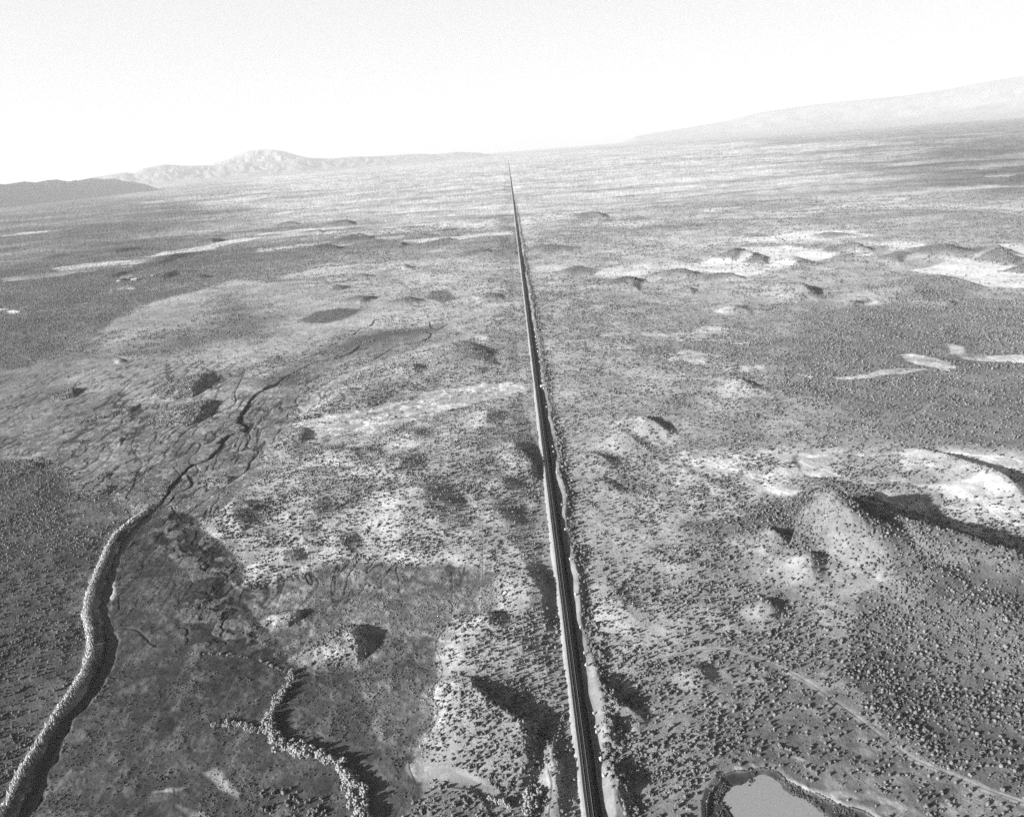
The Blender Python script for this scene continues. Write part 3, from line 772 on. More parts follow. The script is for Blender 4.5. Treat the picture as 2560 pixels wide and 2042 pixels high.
# ------------------------------------------------------------------ water
m_water, nt, bs = mat_new('still water')
bs.inputs['Base Color'].default_value = (.012, .012, .012, 1)
bs.inputs['Roughness'].default_value = .12
nn = noise_node(nt, 1.2, 3)
bu = nt.nodes.new('ShaderNodeBump')
bu.inputs['Strength'].default_value = .15
bu.inputs['Distance'].default_value = .05
nt.links.new(nn.outputs['Fac'], bu.inputs['Height'])
nt.links.new(bu.outputs['Normal'], bs.inputs['Normal'])
m_silt, nt, bs = mat_new('silty water')
nn = noise_node(nt, 1.1, 4, .65)
mr = nt.nodes.new('ShaderNodeMapRange')
mr.inputs['From Min'].default_value, mr.inputs['From Max'].default_value = .3, .7
mr.inputs['To Min'].default_value, mr.inputs['To Max'].default_value = .27, .33
nt.links.new(nn.outputs['Fac'], mr.inputs['Value'])
nt.links.new(mr.outputs['Result'], bs.inputs['Base Color'])
bs.inputs['Roughness'].default_value = .2
bu = nt.nodes.new('ShaderNodeBump')
bu.inputs['Strength'].default_value = .6
bu.inputs['Distance'].default_value = .1
nt.links.new(nn.outputs['Fac'], bu.inputs['Height'])
nt.links.new(bu.outputs['Normal'], bs.inputs['Normal'])

cw = []
for i_, p in enumerate(CREEK):
    a_ = CREEK[min(i_ + 1, len(CREEK) - 1)] - CREEK[max(i_ - 1, 0)]
    nrm = np.array([-a_[1], a_[0]]) / np.linalg.norm(a_)
    for w_ in (-2.4, 0, 2.4):
        cw.append((*(p + nrm * w_), 0))
cw = np.array(cw)
hc = fields(cw[:, 0], cw[:, 1], False)[0].reshape(-1, 3)[:, 1]
hc = np.convolve(np.pad(hc, 6, mode='edge'), np.ones(13) / 13, 'valid')
cw[:, 2] = np.repeat(hc + .35, 3)
tag(mesh_np('water', cw, grid_faces(len(CREEK), 3), m_water), 'narrow black creek below the reed bank', kind='structure')
pv = np.vstack([[*_p, POND_Z], np.c_[POND_RIM, np.full(len(POND_RIM), POND_Z)]])
k_ = len(POND_RIM)
pf = np.array([[0, 1 + j, 1 + (j + 1) % k_] for j in range(k_)])
tag(mesh_np('pond_water', pv, pf, m_silt), 'pale silty pond at the lower edge', kind='structure')

# ------------------------------------------------------------------ plants


def blob_template(sub, seed, squash=.8, rough=.35):
    bm = bmesh.new()
    bmesh.ops.create_icosphere(bm, subdivisions=sub, radius=1)
    V = np.array([v.co[:] for v in bm.verts])
    Fc = np.array([[v.index for v in f.verts] for f in bm.faces])
    bm.free()
    g = np.random.default_rng(seed)
    V = V * (1 + rough * (g.random(len(V)) - .5))[:, None]
    V[:, 2] = np.maximum(V[:, 2], -.35) * squash + .3
    return V, Fc


m_shrub = grey_mat('sagebrush leaves', .8, 1.2, 2.0, attr='tone')
m_shrub1 = grey_mat('sagebrush foliage', .11, .18, 2.5, bump=.5)
m_willow = grey_mat('willow foliage', .17, .31, 2.0, bump=.4)
m_bush = grey_mat('pale bush foliage', .30, .45, 2.0)
m_reed = grey_mat('dry reeds', .8, 1.2, 3.0, attr='tone')
m_stem = grey_mat('grey stems', .06, .1, 4.0)
m_tree = grey_mat('dark tree leaves', .03, .06, 1.0)


def scatter(P, Zb, Rw, Hh, tone, templates, name, mat):
    nT = len(templates)
    which = rng.integers(0, nT, len(P))
    Vs, Fs, Ts, off = [], [], [], 0
    for k, (TV, TF) in enumerate(templates):
        i = np.nonzero(which == k)[0]
        if not len(i):
            continue
        a = rng.random(len(i)) * 6.283
        ca, sa = np.cos(a), np.sin(a)
        V = np.empty((len(i), len(TV), 3), np.float32)
        V[..., 0] = (TV[None, :, 0] * ca[:, None] - TV[None, :, 1] * sa[:, None]) * Rw[i, None] + P[i, 0, None]
        V[..., 1] = (TV[None, :, 0] * sa[:, None] + TV[None, :, 1] * ca[:, None]) * Rw[i, None] + P[i, 1, None]
        V[..., 2] = TV[None, :, 2] * Hh[i, None] + Zb[i, None]
        Fs.append((TF[None] + (np.arange(len(i)) * len(TV))[:, None, None] + off).reshape(-1, 3))
        Vs.append(V.reshape(-1, 3))
        Ts.append(np.repeat(tone[i], len(TV)))
        off += len(i) * len(TV)
    return mesh_np(name, np.vstack(Vs), np.vstack(Fs), mat, attrs={'tone': np.concatenate(Ts)})


# candidate places for scrub
DENS0, R1 = .95, 430.0
rs = np.linspace(150, 2600, 3000)
dens = DENS0 * np.minimum(1, (R1 / rs) ** 1.3)
cdf = np.cumsum(dens * rs)
ntot = int(np.trapz(dens * rs, rs) * math.radians(92))
cdf /= cdf[-1]
pr_ = np.interp(rng.random(ntot), cdf, rs)
pt_ = math.radians(1) * (rng.random(ntot) * 92 - 46)
SX, SY = pr_ * np.sin(pt_), pr_ * np.cos(pt_)
sh_, _, sv = fields(SX, SY, False)
clump = .5 + .8 * fbm(SX, SY, 22, 3, 201) + .5 * fbm(SX, SY, 6, 2, 202) + .45 * fbm(SX, SY, 130, 3, 203)
# inside thinner zones the scrub gathers into clumps
keep = rng.random(ntot) < np.clip(np.where(sv > .55, sv * (.28 + .72 * np.clip(clump, 0, 1.4)), sv * 1.5 * np.clip(clump, 0, 1.5) ** 1.3), 0, 1)
keep &= (np.abs(SX - XT + .4) > 3.6)
_f = np.stack([SX, SY, np.full(ntot, -H)], 1) @ R
_u, _v = CU + F * _f[:, 0] / -_f[:, 2], CV - F * _f[:, 1] / -_f[:, 2]
keep &= (_u > -260) & (_u < 2820) & (_v < 2230)
SX, SY, sh_, pr_ = SX[keep], SY[keep], sh_[keep], pr_[keep]
print('shrubs', len(SX), 'of', ntot)
grow = np.maximum(1, pr_ / R1) ** .36
rad = (.17 + .64 * rng.random(len(SX)) ** 2.6) * grow
rad *= 1 + .45 * ((SX - XT > 8) & (SX - XT < 16) & (SY < 2000))
hgt = rad * (1.35 + .75 * rng.random(len(SX)))
tone = .07 + .13 * rng.random(len(SX)) ** 1.3
dark = (SX < -150) & (pr_ < 520)
tone[dark] *= .7
sz = rad / np.maximum(pr_, 1)
# the 300 largest in view stand as single bushes
fu = np.stack([SX, SY, sh_ - H], 1) @ R
pu, pvv = CU + F * fu[:, 0] / -fu[:, 2], CV - F * fu[:, 1] / -fu[:, 2]
inview = (pu > 20) & (pu < 2540) & (pvv > 20) & (pvv < 2030)
order = np.argsort(-(sz * inview))[:300]
single = np.zeros(len(SX), bool)
single[order] = True
near = (pr_ < 520) & ~single
farm = (pr_ >= 520) & ~single
T1 = [blob_template(1, s, .6 + .35 * ((s * 3) % 5) / 5, .95) for s in range(9)]


def low_template(seed):
    g = np.random.default_rng(seed)
    n = 6
    a = np.arange(n) * 6.283 / n
    r0, r1 = .6 + .55 * g.random(n), .4 + .7 * g.random(n)
    V = np.vstack([np.c_[r0 * np.cos(a), r0 * np.sin(a), np.full(n, -.15)], np.c_[r1 * np.cos(a + .5), r1 * np.sin(a + .5), .45 + .3 * g.random(n)], [[.15 * g.normal(), .15 * g.normal(), 1.0]]])
    Fc = []
    for i in range(n):
        j = (i + 1) % n
        Fc += [[i, j, n + i], [j, n + j, n + i], [n + i, n + j, 2 * n]]
    return V, np.array(Fc)


T2 = [low_template(s) for s in range(6)]
PS = np.c_[SX, SY]
# one mass: near bushes with more faces, far ones with fewer
tmp = []
for msk, T in ((near, T1), (farm, T2)):
    i = np.nonzero(msk)[0]
    tmp.append((PS[i], sh_[i] - .05 * rad[i], rad[i], hgt[i], tone[i], T))
objs = [scatter(*t, 'sagebrush_scrub', m_shrub) for t in tmp]
# join the two meshes into one object
a, b = objs
na, nbv = len(a.data.vertices), len(b.data.vertices)


def pull(o):
    me = o.data
    v = np.empty(len(me.vertices) * 3, np.float32)
    me.vertices.foreach_get('co', v)
    f = np.empty(len(me.loops), np.int32)
    me.loops.foreach_get('vertex_index', f)
    t = np.empty(len(me.vertices), np.float32)
    me.attributes['tone'].data.foreach_get('value', t)
    return v.reshape(-1, 3), f.reshape(-1, 3), t


va, fa, ta = pull(a)
vb, fb, tb = pull(b)
for o in objs:
    me = o.data
    bpy.data.objects.remove(o)
    bpy.data.meshes.remove(me)
scrub = mesh_np('sagebrush_scrub', np.vstack([va, vb]), np.vstack([fa, fb + len(va)]), m_shrub, attrs={'tone': np.r_[ta, tb]})
tag(scrub, 'countless low sagebrush bushes scattered over the hills and flats', 'scrub', kind='stuff')
del va, vb, fa, fb


def plant_mesh(name, seed, mat, nclump, spread, height, sub=2, rough=.5, leaf=.55):
    """a bush of several leafy clumps on short stems, one mesh"""
    g = np.random.default_rng(seed)
    Vs, Fs, off = [], [], 0
    for k in range(nclump):
        V, Fc = blob_template(sub, seed * 50 + k, .9, rough)
        s = leaf * (.7 + .6 * g.random())
        a, rr_ = g.random() * 6.283, spread * math.sqrt(g.random())
        c = np.array([rr_ * math.cos(a), rr_ * math.sin(a), height * (.25 + .5 * g.random()) * (1 - .3 * rr_ / max(spread, .01))])
        Vs.append(V * s + c)
        Fs.append(Fc + off)
        off += len(V)
    # stems
    for k in range(4):
        a = k * 1.6 + g.random()
        tip = np.array([spread * .7 * math.cos(a), spread * .7 * math.sin(a), height * .5])
        n = 5
        for j, (c, w) in enumerate(((np.zeros(3) - [0, 0, .15], .07), (tip, .035))):
            aa = np.arange(n) * 6.283 / n
            Vs.append(np.c_[c[0] + w * np.cos(aa), c[1] + w * np.sin(aa), np.full(n, c[2])])
        Fs.append(np.array([[off + i, off + (i + 1) % n, off + n + i] for i in range(n)] + [[off + (i + 1) % n, off + n + (i + 1) % n, off + n + i] for i in range(n)]))
        off += 2 * n
    me = mesh_np(name, np.vstack(Vs), np.vstack(Fs), mat)
    d = me.data
    bpy.data.objects.remove(me)
    return d


sage = [plant_mesh('sagebrush', 300 + s, m_shrub1, 12, .75, 1.0, 1, .9, .42) for s in range(6)]
LBL = {'left': ('dark sagebrush bush in the scrub left of the creek', 'sagebrush left of the creek'),
       'hill': ('grey sagebrush bush on the near hill and flats between creek and railway', 'sagebrush between the creek and the railway'),
       'right': ('grey sagebrush bush casting a long shadow between the railway and the pond', 'sagebrush right of the railway'),
       'pond': ('grey sagebrush bush with long shadow on the flat beyond the pond', 'sagebrush beyond the pond')}
for n_, i in enumerate(np.nonzero(single)[0]):
    o = bpy.data.objects.new('sagebrush', sage[n_ % 6])
    COL.objects.link(o)
    o.location = (SX[i], SY[i], sh_[i] - .03)
    o.rotation_euler = (0, 0, rng.random() * 6.28)
    o.scale = (rad[i] * 1.05, rad[i] * 1.05, hgt[i] * .9)
    key = 'left' if pu[i] < 420 else 'hill' if SX[i] < XT else 'right' if pu[i] < 1800 else 'pond'
    tag(o, LBL[key][0], 'bush', LBL[key][1])

# tussock grass of the wet flats
ng = 190000
gr = np.sqrt(rng.random(ng) * (640 ** 2 - 190 ** 2) + 190 ** 2)
gt = math.radians(1) * (rng.random(ng) * 56 - 47)
gx, gy = gr * np.sin(gt), gr * np.cos(gt)
gh, ga, _gv = fields(gx, gy)
gc = .5 + .8 * fbm(gx, gy, 9, 3, 211) + .5 * fbm(gx, gy, 30, 2, 212)
gk = (fields.flat > .78) & (rng.random(ng) < np.clip(gc, .12, 1)) & (ga > .06) & (gy > 0)
gx, gy, gh, ga, gr = gx[gk], gy[gk], gh[gk], ga[gk], gr[gk]
print('tussocks', len(gx))
grd = .16 + .34 * rng.random(len(gx)) ** 2
tuss = scatter(np.c_[gx, gy], gh - .04, grd, grd * (.7 + .7 * rng.random(len(gx))), np.clip(ga * (.55 + .6 * rng.random(len(gx))), .03, .3), T2, 'meadow_grass', m_reed)
tag(tuss, 'tussocky grass covering the wet flats beside the creek', 'grass', kind='stuff')

# weeds on the dark pond margin
a0, b0 = POND_RIM.min(0), POND_RIM.max(0)
wxp = a0[0] + rng.random(16000) * (b0[0] - a0[0])
wyp = a0[1] + rng.random(16000) * (b0[1] - a0[1])
wk = (sdf(POND_RIM, wxp, wyp) > .8) & (sdf(POND, wxp, wyp) < .3 + 1.2 * fbm(wxp, wyp, 5, 3, 231)) & (fbm(wxp, wyp, 4, 3, 232) > -.25)
wxp, wyp = wxp[wk], wyp[wk]
wr_ = .15 + .3 * rng.random(len(wxp))
tag(scatter(np.c_[wxp, wyp], fields(wxp, wyp, False)[0] - .05, wr_, wr_ * 1.6, .04 + .06 * rng.random(len(wxp)), T2, 'pond_weeds', m_reed), 'dark weeds fringing the pond margin', 'weeds', kind='stuff')

# lone dead snags on the flats, each with a long thin shadow
m_snag = grey_mat('weathered wood', .05, .09, 3.0)


def snag_mesh(seed):
    g = np.random.default_rng(seed)
    Vs, Fs, off = [], [], 0
    br = [((0, 0, -.2), (.05 * g.normal(), .05 * g.normal(), 2.0), .11)]
    for k in range(6):
        a, z0 = g.random() * 6.283, .6 + 1.1 * g.random()
        br.append(((0, 0, z0), (.45 * math.cos(a), .45 * math.sin(a), z0 + .3 + .3 * g.random()), .05))
    for p0, p1, w_ in br:
        aa = np.arange(5) * 6.283 / 5
        for c, ww in ((p0, w_), (p1, w_ * .4)):
            Vs.append(np.c_[c[0] + ww * np.cos(aa), c[1] + ww * np.sin(aa), np.full(5, c[2])])
        Fs += [[off + i, off + (i + 1) % 5, off + 5 + i] for i in range(5)] + [[off + (i + 1) % 5, off + 5 + (i + 1) % 5, off + 5 + i] for i in range(5)]
        off += 10
    o = mesh_np('snag', np.vstack(Vs), np.array(Fs), m_snag)
    d = o.data
    bpy.data.objects.remove(o)
    return d


sn = [snag_mesh(s) for s in range(4)]
for j, p in enumerate(B1([(915, 1168), (1165, 1192), (1405, 912), (1265, 945), (1495, 1050), (1435, 985), (745, 578), (805, 582), (700, 1390), (850, 1450), (1815, 1230), (1890, 1245), (1190, 1232), (1545, 1045), (1700, 1180), (1255, 1000)])):
    o = bpy.data.objects.new('snag', sn[j % 4])
    COL.objects.link(o)
    o.location = (p[0], p[1], fields(p[:1], p[1:], False)[0][0])
    o.rotation_euler = (0, 0, j * 1.3)
    s_ = .8 + .5 * ((j * 7) % 5) / 5
    o.scale = (s_ * 1.1, s_ * 1.1, s_)
    tag(o, 'thin dark snag standing alone on the wet flat with a long shadow', 'snag', 'lone snags on the wet flats')

# willows along the wash at the lower edge
wil = [plant_mesh('willow', 400 + s, m_willow, 26, 1.0, 2.2, 1, .95, .32) for s in range(8)]
CHAINS = [
    (B1([(1695, 895), (1685, 950), (1645, 1000), (1605, 1060), (1585, 1110)]), 30, 1.7, 1.0, 'pale leafy willow in the upper stem of the willow thicket below the small mound', 'willows in the upper thicket'),
    (B1([(1560, 1130), (1575, 1200), (1565, 1250), (1600, 1300), (1680, 1345)]), 46, 2.4, 1.15, 'pale leafy willow at the fork where the two willow rows meet', 'willows at the fork of the thicket'),
    (B1([(1680, 1335), (1740, 1365), (1850, 1372), (1920, 1400), (1985, 1470), (2030, 1540)]), 62, 2.6, 1.25, 'tall pale willow in the thick curve of the willow row', 'willows in the curve of the thicket'),
    (B1([(2040, 1530), (2060, 1600), (2085, 1680), (2110, 1780)]), 44, 2.6, 1.4, 'tall pale willow in the lowest stretch of the willow row', 'willows in the lowest stretch of the thicket'),
    (B1([(1215, 1203), (1340, 1190), (1450, 1205), (1545, 1240)]), 46, 1.8, .8, 'small pale willow in the side row running left from the fork', 'willows in the left side row'),
    (B1([(1090, 772), (1180, 780), (1300, 778), (1400, 795), (1500, 815), (1580, 850), (1660, 890)]), 44, .7, .5, 'knee high pale willow in the thin row along the small dry channel', 'low willows of the thin upper row'),
    (B1([(1650, 1305), (1700, 1296), (1750, 1310)]), 9, .6, 1.1, 'pale willow in the short spur beside the thick row', 'willows of the short spur'),
    (B2([(1215, 1720), (1225, 1660), (1245, 1620)]), 12, 2.0, 1.2, 'pale willow in the clump between the near hill and the railway', 'willows between hill and railway'),
    (B2([(1000, 1625), (1060, 1660), (1110, 1700)]), 12, .8, 1.0, 'small pale willow at the end of the bare bench', 'willows below the bare bench'),
]
for P, cnt, wd, sz_, lab, grp in CHAINS:
    L = np.r_[0, np.cumsum(np.hypot(*np.diff(P, axis=0).T))]
    tt = np.sort(rng.random(cnt)) * L[-1]
    px = np.interp(tt, L, P[:, 0]) + rng.normal(0, wd * .55, cnt)
    py = np.interp(tt, L, P[:, 1]) + rng.normal(0, wd * .55, cnt)
    hz_ = fields(px, py, False)[0]
    for j in range(cnt):
        o = bpy.data.objects.new('willow', wil[int(rng.integers(8))])
        COL.objects.link(o)
        o.location = (px[j], py[j], hz_[j])
        o.rotation_euler = (0, 0, rng.random() * 6.28)
        s = sz_ * (.55 + .85 * rng.random())
        o.scale = (s, s, s * 1.15)
        tag(o, lab, 'willow', grp)

# tall pale bushes that stand out of the embankment's shadow
spots = [(1471, 1787), (1491, 1903), (1484, 1836), (1467, 1823), (1485, 1948), (1430, 1495), (1450, 1637), (1454, 1667), (1410, 1405), (1433, 1575), (1394, 1266), (1401, 1328), (1372, 1119), (1375, 1132), (1382, 1188), (1358, 1020)]
spots += [(1230 + x * .1861, 680 + y * .1861) for x, y in ((547, 790), (560, 885), (575, 940), (577, 980), (588, 1017), (592, 1080), (600, 1220), (642, 1340), (660, 1475), (690, 1580))]
bsh = [plant_mesh('pale_bush', 500 + s, m_bush, 6, .4, 1.3, 1, .5, .5) for s in range(4)]
for j, (u, v) in enumerate(spots):
    p = G([(u, v + 2)])[0]
    p[0] = max(p[0], XT + 6.2)
    o = bpy.data.objects.new('pale_bush', bsh[j % 4])
    COL.objects.link(o)
    zz = fields(p[:1], p[1:], False)[0][0]
    o.location = (p[0], p[1], zz)
    s = (.85 + .35 * ((j * 37) % 10) / 10) * (1 + .0007 * max(0, p[1] - 300))
    o.scale = (s * .8, s * .8, s * 1.45)
    tag(o, 'pale bush rising out of the dark shadow strip beside the track', 'bush', 'pale bushes in the shadow of the embankment')

# reed fringe on the creek bank
L = np.r_[0, np.cumsum(np.hypot(*np.diff(REEDS, axis=0).T))]
nR = 11000
tt = rng.random(nR) * L[-1]
rx = np.interp(tt, L, REEDS[:, 0]) + rng.normal(0, .8, nR)
ry = np.interp(tt, L, REEDS[:, 1]) + rng.normal(0, .8, nR)
rz_ = fields(rx, ry, False)[0]
rd = .2 + .28 * rng.random(nR)
rkeep = rng.random(nR) < np.clip(.75 + .8 * fbm(rx, ry, 12, 3, 221), .12, 1)
rx, ry, rz_, rd = rx[rkeep], ry[rkeep], rz_[rkeep], rd[rkeep]
nR = len(rx)
reeds = scatter(np.c_[rx, ry], rz_ - .1, rd, 1.3 + 1.2 * rng.random(nR), .34 + .26 * rng.random(nR), T2, 'reeds', m_reed)
tag(reeds, 'dense fringe of tall pale reeds along the creek bank', 'reeds', kind='stuff')

# ------------------------------------------------------------------ homestead on the left, hut and signal by the line
m_white = grey_mat('whitewashed boards', .7, .8, 2.0)
m_roof = grey_mat('sheet iron roof', .5, .6, 1.0)
m_dark = grey_mat('dark opening', .02, .03, 1.0)


def house(name, u, v, w, d, hh, label, cat):
    p = G([(u, v)])[0]
    z = fields(p[:1], p[1:], False)[0][0] - .2
    e = tag(empty(name, (p[0], p[1], z), .35), label, cat)
    bm = bmesh.new()
    bmesh.ops.create_cube(bm, size=1)
    bmesh.ops.scale(bm, vec=(w, d, hh), verts=bm.verts)
    bmesh.ops.translate(bm, vec=(0, 0, hh / 2), verts=bm.verts)
    # gable ends
    vs = [bm.verts.new(c) for c in ((-w / 2, -d / 2, hh), (-w / 2, d / 2, hh), (-w / 2, 0, hh + d * .32), (w / 2, -d / 2, hh), (w / 2, d / 2, hh), (w / 2, 0, hh + d * .32))]
    bm.faces.new((vs[0], vs[1], vs[2]))
    bm.faces.new((vs[4], vs[3], vs[5]))
    from_bm('wall', bm, m_white, e)
    bm = bmesh.new()
    o_ = w * .05
    rv = []
    for x in (-w / 2 - o_, w / 2 + o_):
        for y, zz in ((-d / 2 - o_ * 1.5, hh - .1), (0, hh + d * .32 + .1), (d / 2 + o_ * 1.5, hh - .1)):
            rv += [bm.verts.new((x, y, zz)), bm.verts.new((x, y, zz + .18))]
    def qd(*i): bm.faces.new([rv[k] for k in i])
    qd(0, 2, 8, 6); qd(2, 4, 10, 8); qd(1, 7, 9, 3); qd(3, 9, 11, 5); qd(0, 6, 7, 1); qd(4, 5, 11, 10)
    qd(0, 1, 3, 2); qd(2, 3, 5, 4); qd(6, 8, 9, 7); qd(8, 10, 11, 9)
    from_bm('roof', bm, m_roof, e)
    for nm, x0, ww, z0, z1 in (('door', -w * .2, w * .12, .1, hh * .75), ('window', w * .22, w * .14, hh * .35, hh * .75)):
        bm = bmesh.new()
        bmesh.ops.create_cube(bm, size=1)
        bmesh.ops.scale(bm, vec=(ww, .12, z1 - z0), verts=bm.verts)
        bmesh.ops.translate(bm, vec=(x0, -d / 2 - .03, (z0 + z1) / 2), verts=bm.verts)
        from_bm(nm, bm, m_dark, e)
    return e


house('farmhouse', 336, 705, 11, 8, 4, 'small white farmhouse among dark trees on the left plain', 'house')
house('barn', 297, 705, 8, 6, 3.5, 'tiny white barn at the left end of the dark tree clump', 'barn')
house('shed', 382, 699, 5, 4, 2.6, 'tiny white shed on the pale flat right of the farmhouse', 'shed')
house('track_hut', 1356, 969, 3.4, 2.2, 2.2, 'small white hut in the shadow strip beside the railway', 'hut')


def tree(u, v, hh, lab, grp, seed):
    p = G([(u, v)])[0]
    z = fields(p[:1], p[1:], False)[0][0]
    e = tag(empty('tree', (p[0], p[1], z)), lab, 'tree', grp)
    bm = bmesh.new()
    bmesh.ops.create_cone(bm, cap_ends=True, segments=7, radius1=.05 * hh, radius2=.02 * hh, depth=hh * .7)
    bmesh.ops.translate(bm, vec=(0, 0, hh * .33), verts=bm.verts)
    from_bm('trunk', bm, m_stem, e)
    d = plant_mesh('crown', 600 + seed, m_tree, 9, .3 * hh, hh * .9, 1, .5, .24 * hh)
    o = bpy.data.objects.new('crown', d)
    o.location = (0, 0, hh * .2)
    o.parent = e
    COL.objects.link(o)


for j in range(9):
    tree(302 + j * 4.3, 704.5 - j * .25 + (j % 3) * .7, 6 + (j * 5 % 4), 'dark tree in the clump between the white barn and farmhouse', 'trees of the homestead', j)

p = G([(1318, 749)])[0]
zz = fields(p[:1], p[1:], False)[0][0]
sg = tag(empty('signal_mast', (max(p[0], XT + 5.5), p[1], zz)), 'thin pale signal mast standing beside the far railway track', 'signal')
bm = bmesh.new()
bmesh.ops.create_cone(bm, cap_ends=True, segments=8, radius1=.22, radius2=.14, depth=9)
bmesh.ops.translate(bm, vec=(0, 0, 4.5), verts=bm.verts)
from_bm('post', bm, m_white, sg)
bm = bmesh.new()
bmesh.ops.create_cube(bm, size=1)
bmesh.ops.scale(bm, vec=(2.4, .2, .5), verts=bm.verts)
bmesh.ops.translate(bm, vec=(1.35, 0, 8.3), verts=bm.verts)
from_bm('signal_arm', bm, m_white, sg)

# ------------------------------------------------------------------ far hills
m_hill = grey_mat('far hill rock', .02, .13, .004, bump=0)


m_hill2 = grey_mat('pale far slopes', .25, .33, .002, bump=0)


def hills(name, label, crest_px, dist, depth, seed, rough, m_hill=m_hill):
    """a range whose crest line stands at the given distances"""
    cp = np.asarray(crest_px, float) * 1.1874
    d = np.stack([(cp[:, 0] - CU) / F, -(cp[:, 1] - CV) / F, -np.ones(len(cp))], 1) @ R.T
    az = np.arctan2(d[:, 0], d[:, 1])
    el = np.arctan2(d[:, 2], np.hypot(d[:, 0], d[:, 1]))
    A = np.linspace(az[0], az[-1], 420)
    E = np.interp(A, az, el)
    DI = np.interp(A, np.linspace(az[0], az[-1], len(dist)), dist)
    zc = H + DI * np.tan(E)
    nr = 70
    s = np.linspace(-1, 1, nr)
    V = np.zeros((nr, len(A), 3))
    for k in range(nr):
        rk = DI + s[k] * depth
        x, y = rk * np.sin(A), rk * np.cos(A)
        prof = np.exp(-(s[k] / .42) ** 2) * .75 + .25 * np.clip(1 - abs(s[k]), 0, 1)
        n1 = fbm(x, y, depth * .4, 5, seed)
        rg = 1 - np.abs(fbm(x, y, depth * .2, 5, seed + 5))
        z = np.maximum(zc, 2) * prof * (1 + rough * (n1 * .5 + (rg - .75)) * (1 - np.exp(-(s[k] / .25) ** 2)))
        edge = np.minimum(1, np.minimum(np.arange(len(A)), np.arange(len(A))[::-1]) / 25)
        V[k] = np.stack([x, y, z * edge - 14], 1)
    o = mesh_np(name, V.reshape(-1, 3), grid_faces(nr, len(A)), m_hill, smooth=False)
    tag(o, label, kind='structure')


hills('hills', 'low dark broken hills at the left end of the horizon',
      [(-260, 394), (-160, 388), (-60, 385), (-20, 383), (10, 386), (50, 380), (75, 382), (100, 377), (120, 376), (140, 380), (160, 379), (190, 373), (215, 376), (240, 374), (262, 380), (290, 383), (320, 391), (350, 398)],
      [11500, 12000, 13500, 15000], 900, 301, 1.2)
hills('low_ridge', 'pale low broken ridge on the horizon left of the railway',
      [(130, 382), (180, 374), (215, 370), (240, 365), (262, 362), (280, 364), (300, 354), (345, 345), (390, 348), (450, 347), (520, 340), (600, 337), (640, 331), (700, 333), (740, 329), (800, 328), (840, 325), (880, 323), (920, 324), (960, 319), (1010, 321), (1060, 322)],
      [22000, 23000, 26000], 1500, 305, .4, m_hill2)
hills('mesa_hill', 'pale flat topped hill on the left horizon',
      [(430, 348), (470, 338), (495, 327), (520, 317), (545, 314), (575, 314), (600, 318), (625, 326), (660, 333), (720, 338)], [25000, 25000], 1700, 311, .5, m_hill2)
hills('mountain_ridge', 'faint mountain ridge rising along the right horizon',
      [(1280, 296), (1380, 279), (1450, 268), (1530, 254), (1600, 236), (1700, 221), (1800, 210), (1900, 201), (2000, 186), (2060, 174), (2156, 158), (2300, 140), (2600, 110)], [29000, 26000, 23000], 5000, 321, .22, m_hill2)

# ------------------------------------------------------------------ air
m_haze = bpy.data.materials.new('haze')
m_haze.use_nodes = True
nt = m_haze.node_tree
nt.nodes.remove(nt.nodes['Principled BSDF'])
pvn = nt.nodes.new('ShaderNodeVolumePrincipled')
pvn.inputs['Color'].default_value = (.97, .97, .97, 1)
pvn.inputs['Density'].default_value = 0.000046
nt.links.new(pvn.outputs['Volume'], nt.nodes['Material Output'].inputs['Volume'])
bm = bmesh.new()
bmesh.ops.create_cube(bm, size=1)
hz0, hz1 = -45.0, 1500.0
bmesh.ops.scale(bm, vec=(110000, 62000, hz1 - hz0), verts=bm.verts)
bmesh.ops.translate(bm, vec=(0, 25000, (hz0 + hz1) / 2), verts=bm.verts)
tag(from_bm('haze', bm, m_haze), 'pale dust haze over the plain', kind='stuff')

# ------------------------------------------------------------------ sky and sun (a red-filtered, black and white sky)
w = bpy.data.worlds.new('World')
sc.world = w
w.use_nodes = True
nt = w.node_tree
bg = nt.nodes['Background']
sky = nt.nodes.new('ShaderNodeTexSky')
sky.sky_type = 'NISHITA'
sky.sun_disc = False
sky.sun_elevation = SUN_EL
sky.sun_rotation = math.atan2(-SD[0], -SD[1])
sky.dust_density = 3.0
sep = nt.nodes.new('ShaderNodeSeparateColor')
nt.links.new(sky.outputs['Color'], sep.inputs['Color'])
# deep red filter: skylight overhead goes dark, the dusty air low over the horizon stays white


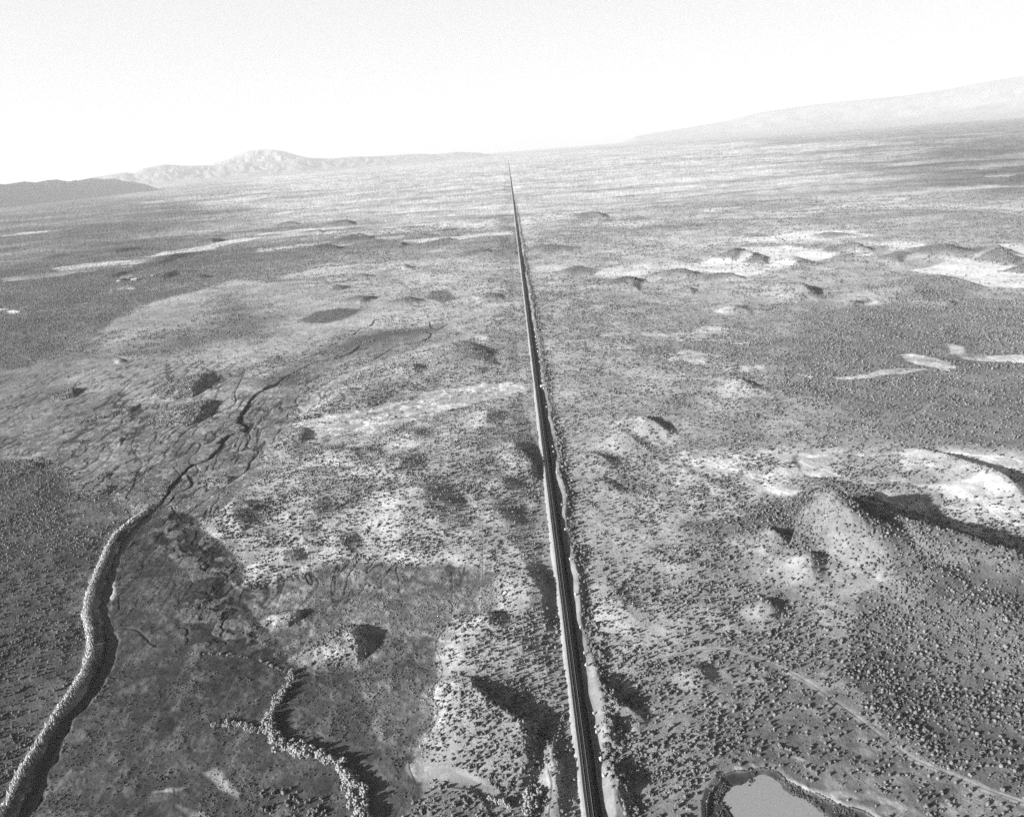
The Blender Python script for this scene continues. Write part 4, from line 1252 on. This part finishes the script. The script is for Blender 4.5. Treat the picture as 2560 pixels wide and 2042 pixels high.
def wmath(op, a, b):
    n = nt.nodes.new('ShaderNodeMath')
    n.operation = op
    for k, x in enumerate((a, b)):
        if isinstance(x, (int, float)):
            n.inputs[k].default_value = x
        else:
            nt.links.new(x, n.inputs[k])
    return n.outputs[0]


red = wmath('MAXIMUM', wmath('SUBTRACT', wmath('MULTIPLY', sep.outputs['Red'], .8), wmath('MULTIPLY', sep.outputs['Blue'], .45)), 0.0)
tcw = nt.nodes.new('ShaderNodeTexCoord')
sxyz = nt.nodes.new('ShaderNodeSeparateXYZ')
nt.links.new(tcw.outputs['Generated'], sxyz.inputs[0])
mrw = nt.nodes.new('ShaderNodeMapRange')
mrw.interpolation_type = 'SMOOTHERSTEP'
mrw.inputs['From Min'].default_value, mrw.inputs['From Max'].default_value = .20, .31
mrw.inputs['To Min'].default_value, mrw.inputs['To Max'].default_value = 6.1, 0.0
nt.links.new(sxyz.outputs['Z'], mrw.inputs['Value'])
nt.links.new(wmath('ADD', red, mrw.outputs['Result']), bg.inputs['Color'])
bg.inputs['Strength'].default_value = 0.05
sun = bpy.data.lights.new('sun', 'SUN')
sun.energy = 5.0
sun.angle = math.radians(.5)
sun.color = (1, 1, 1)
so = bpy.data.objects.new('sun', sun)
COL.objects.link(so)
ld = Vector((SD[0] * math.cos(SUN_EL), SD[1] * math.cos(SUN_EL), -math.sin(SUN_EL)))
so.rotation_euler = ld.to_track_quat('-Z', 'Y').to_euler()

# ------------------------------------------------------------------ camera
cam = bpy.data.cameras.new('camera')
cam.sensor_fit = 'HORIZONTAL'
cam.sensor_width = 36.0
cam.lens = 36.0 * F / 2560.0
cam.clip_start, cam.clip_end = 1.0, 200000.0
co = bpy.data.objects.new('camera', cam)
M = Matrix([list(R[0]), list(R[1]), list(R[2])]).to_4x4()
M.translation = (0, 0, H)
co.matrix_world = M
COL.objects.link(co)
sc.camera = co
sc.view_settings.view_transform = 'Standard'
sc.view_settings.look = 'None'
sc.view_settings.exposure = 1.4
sc.view_settings.gamma = 1.0
try:
    sc.cycles.use_denoising = False
    sc.cycles.max_bounces = 4
    sc.cycles.diffuse_bounces = 2
    sc.cycles.volume_bounces = 0
except Exception:
    pass
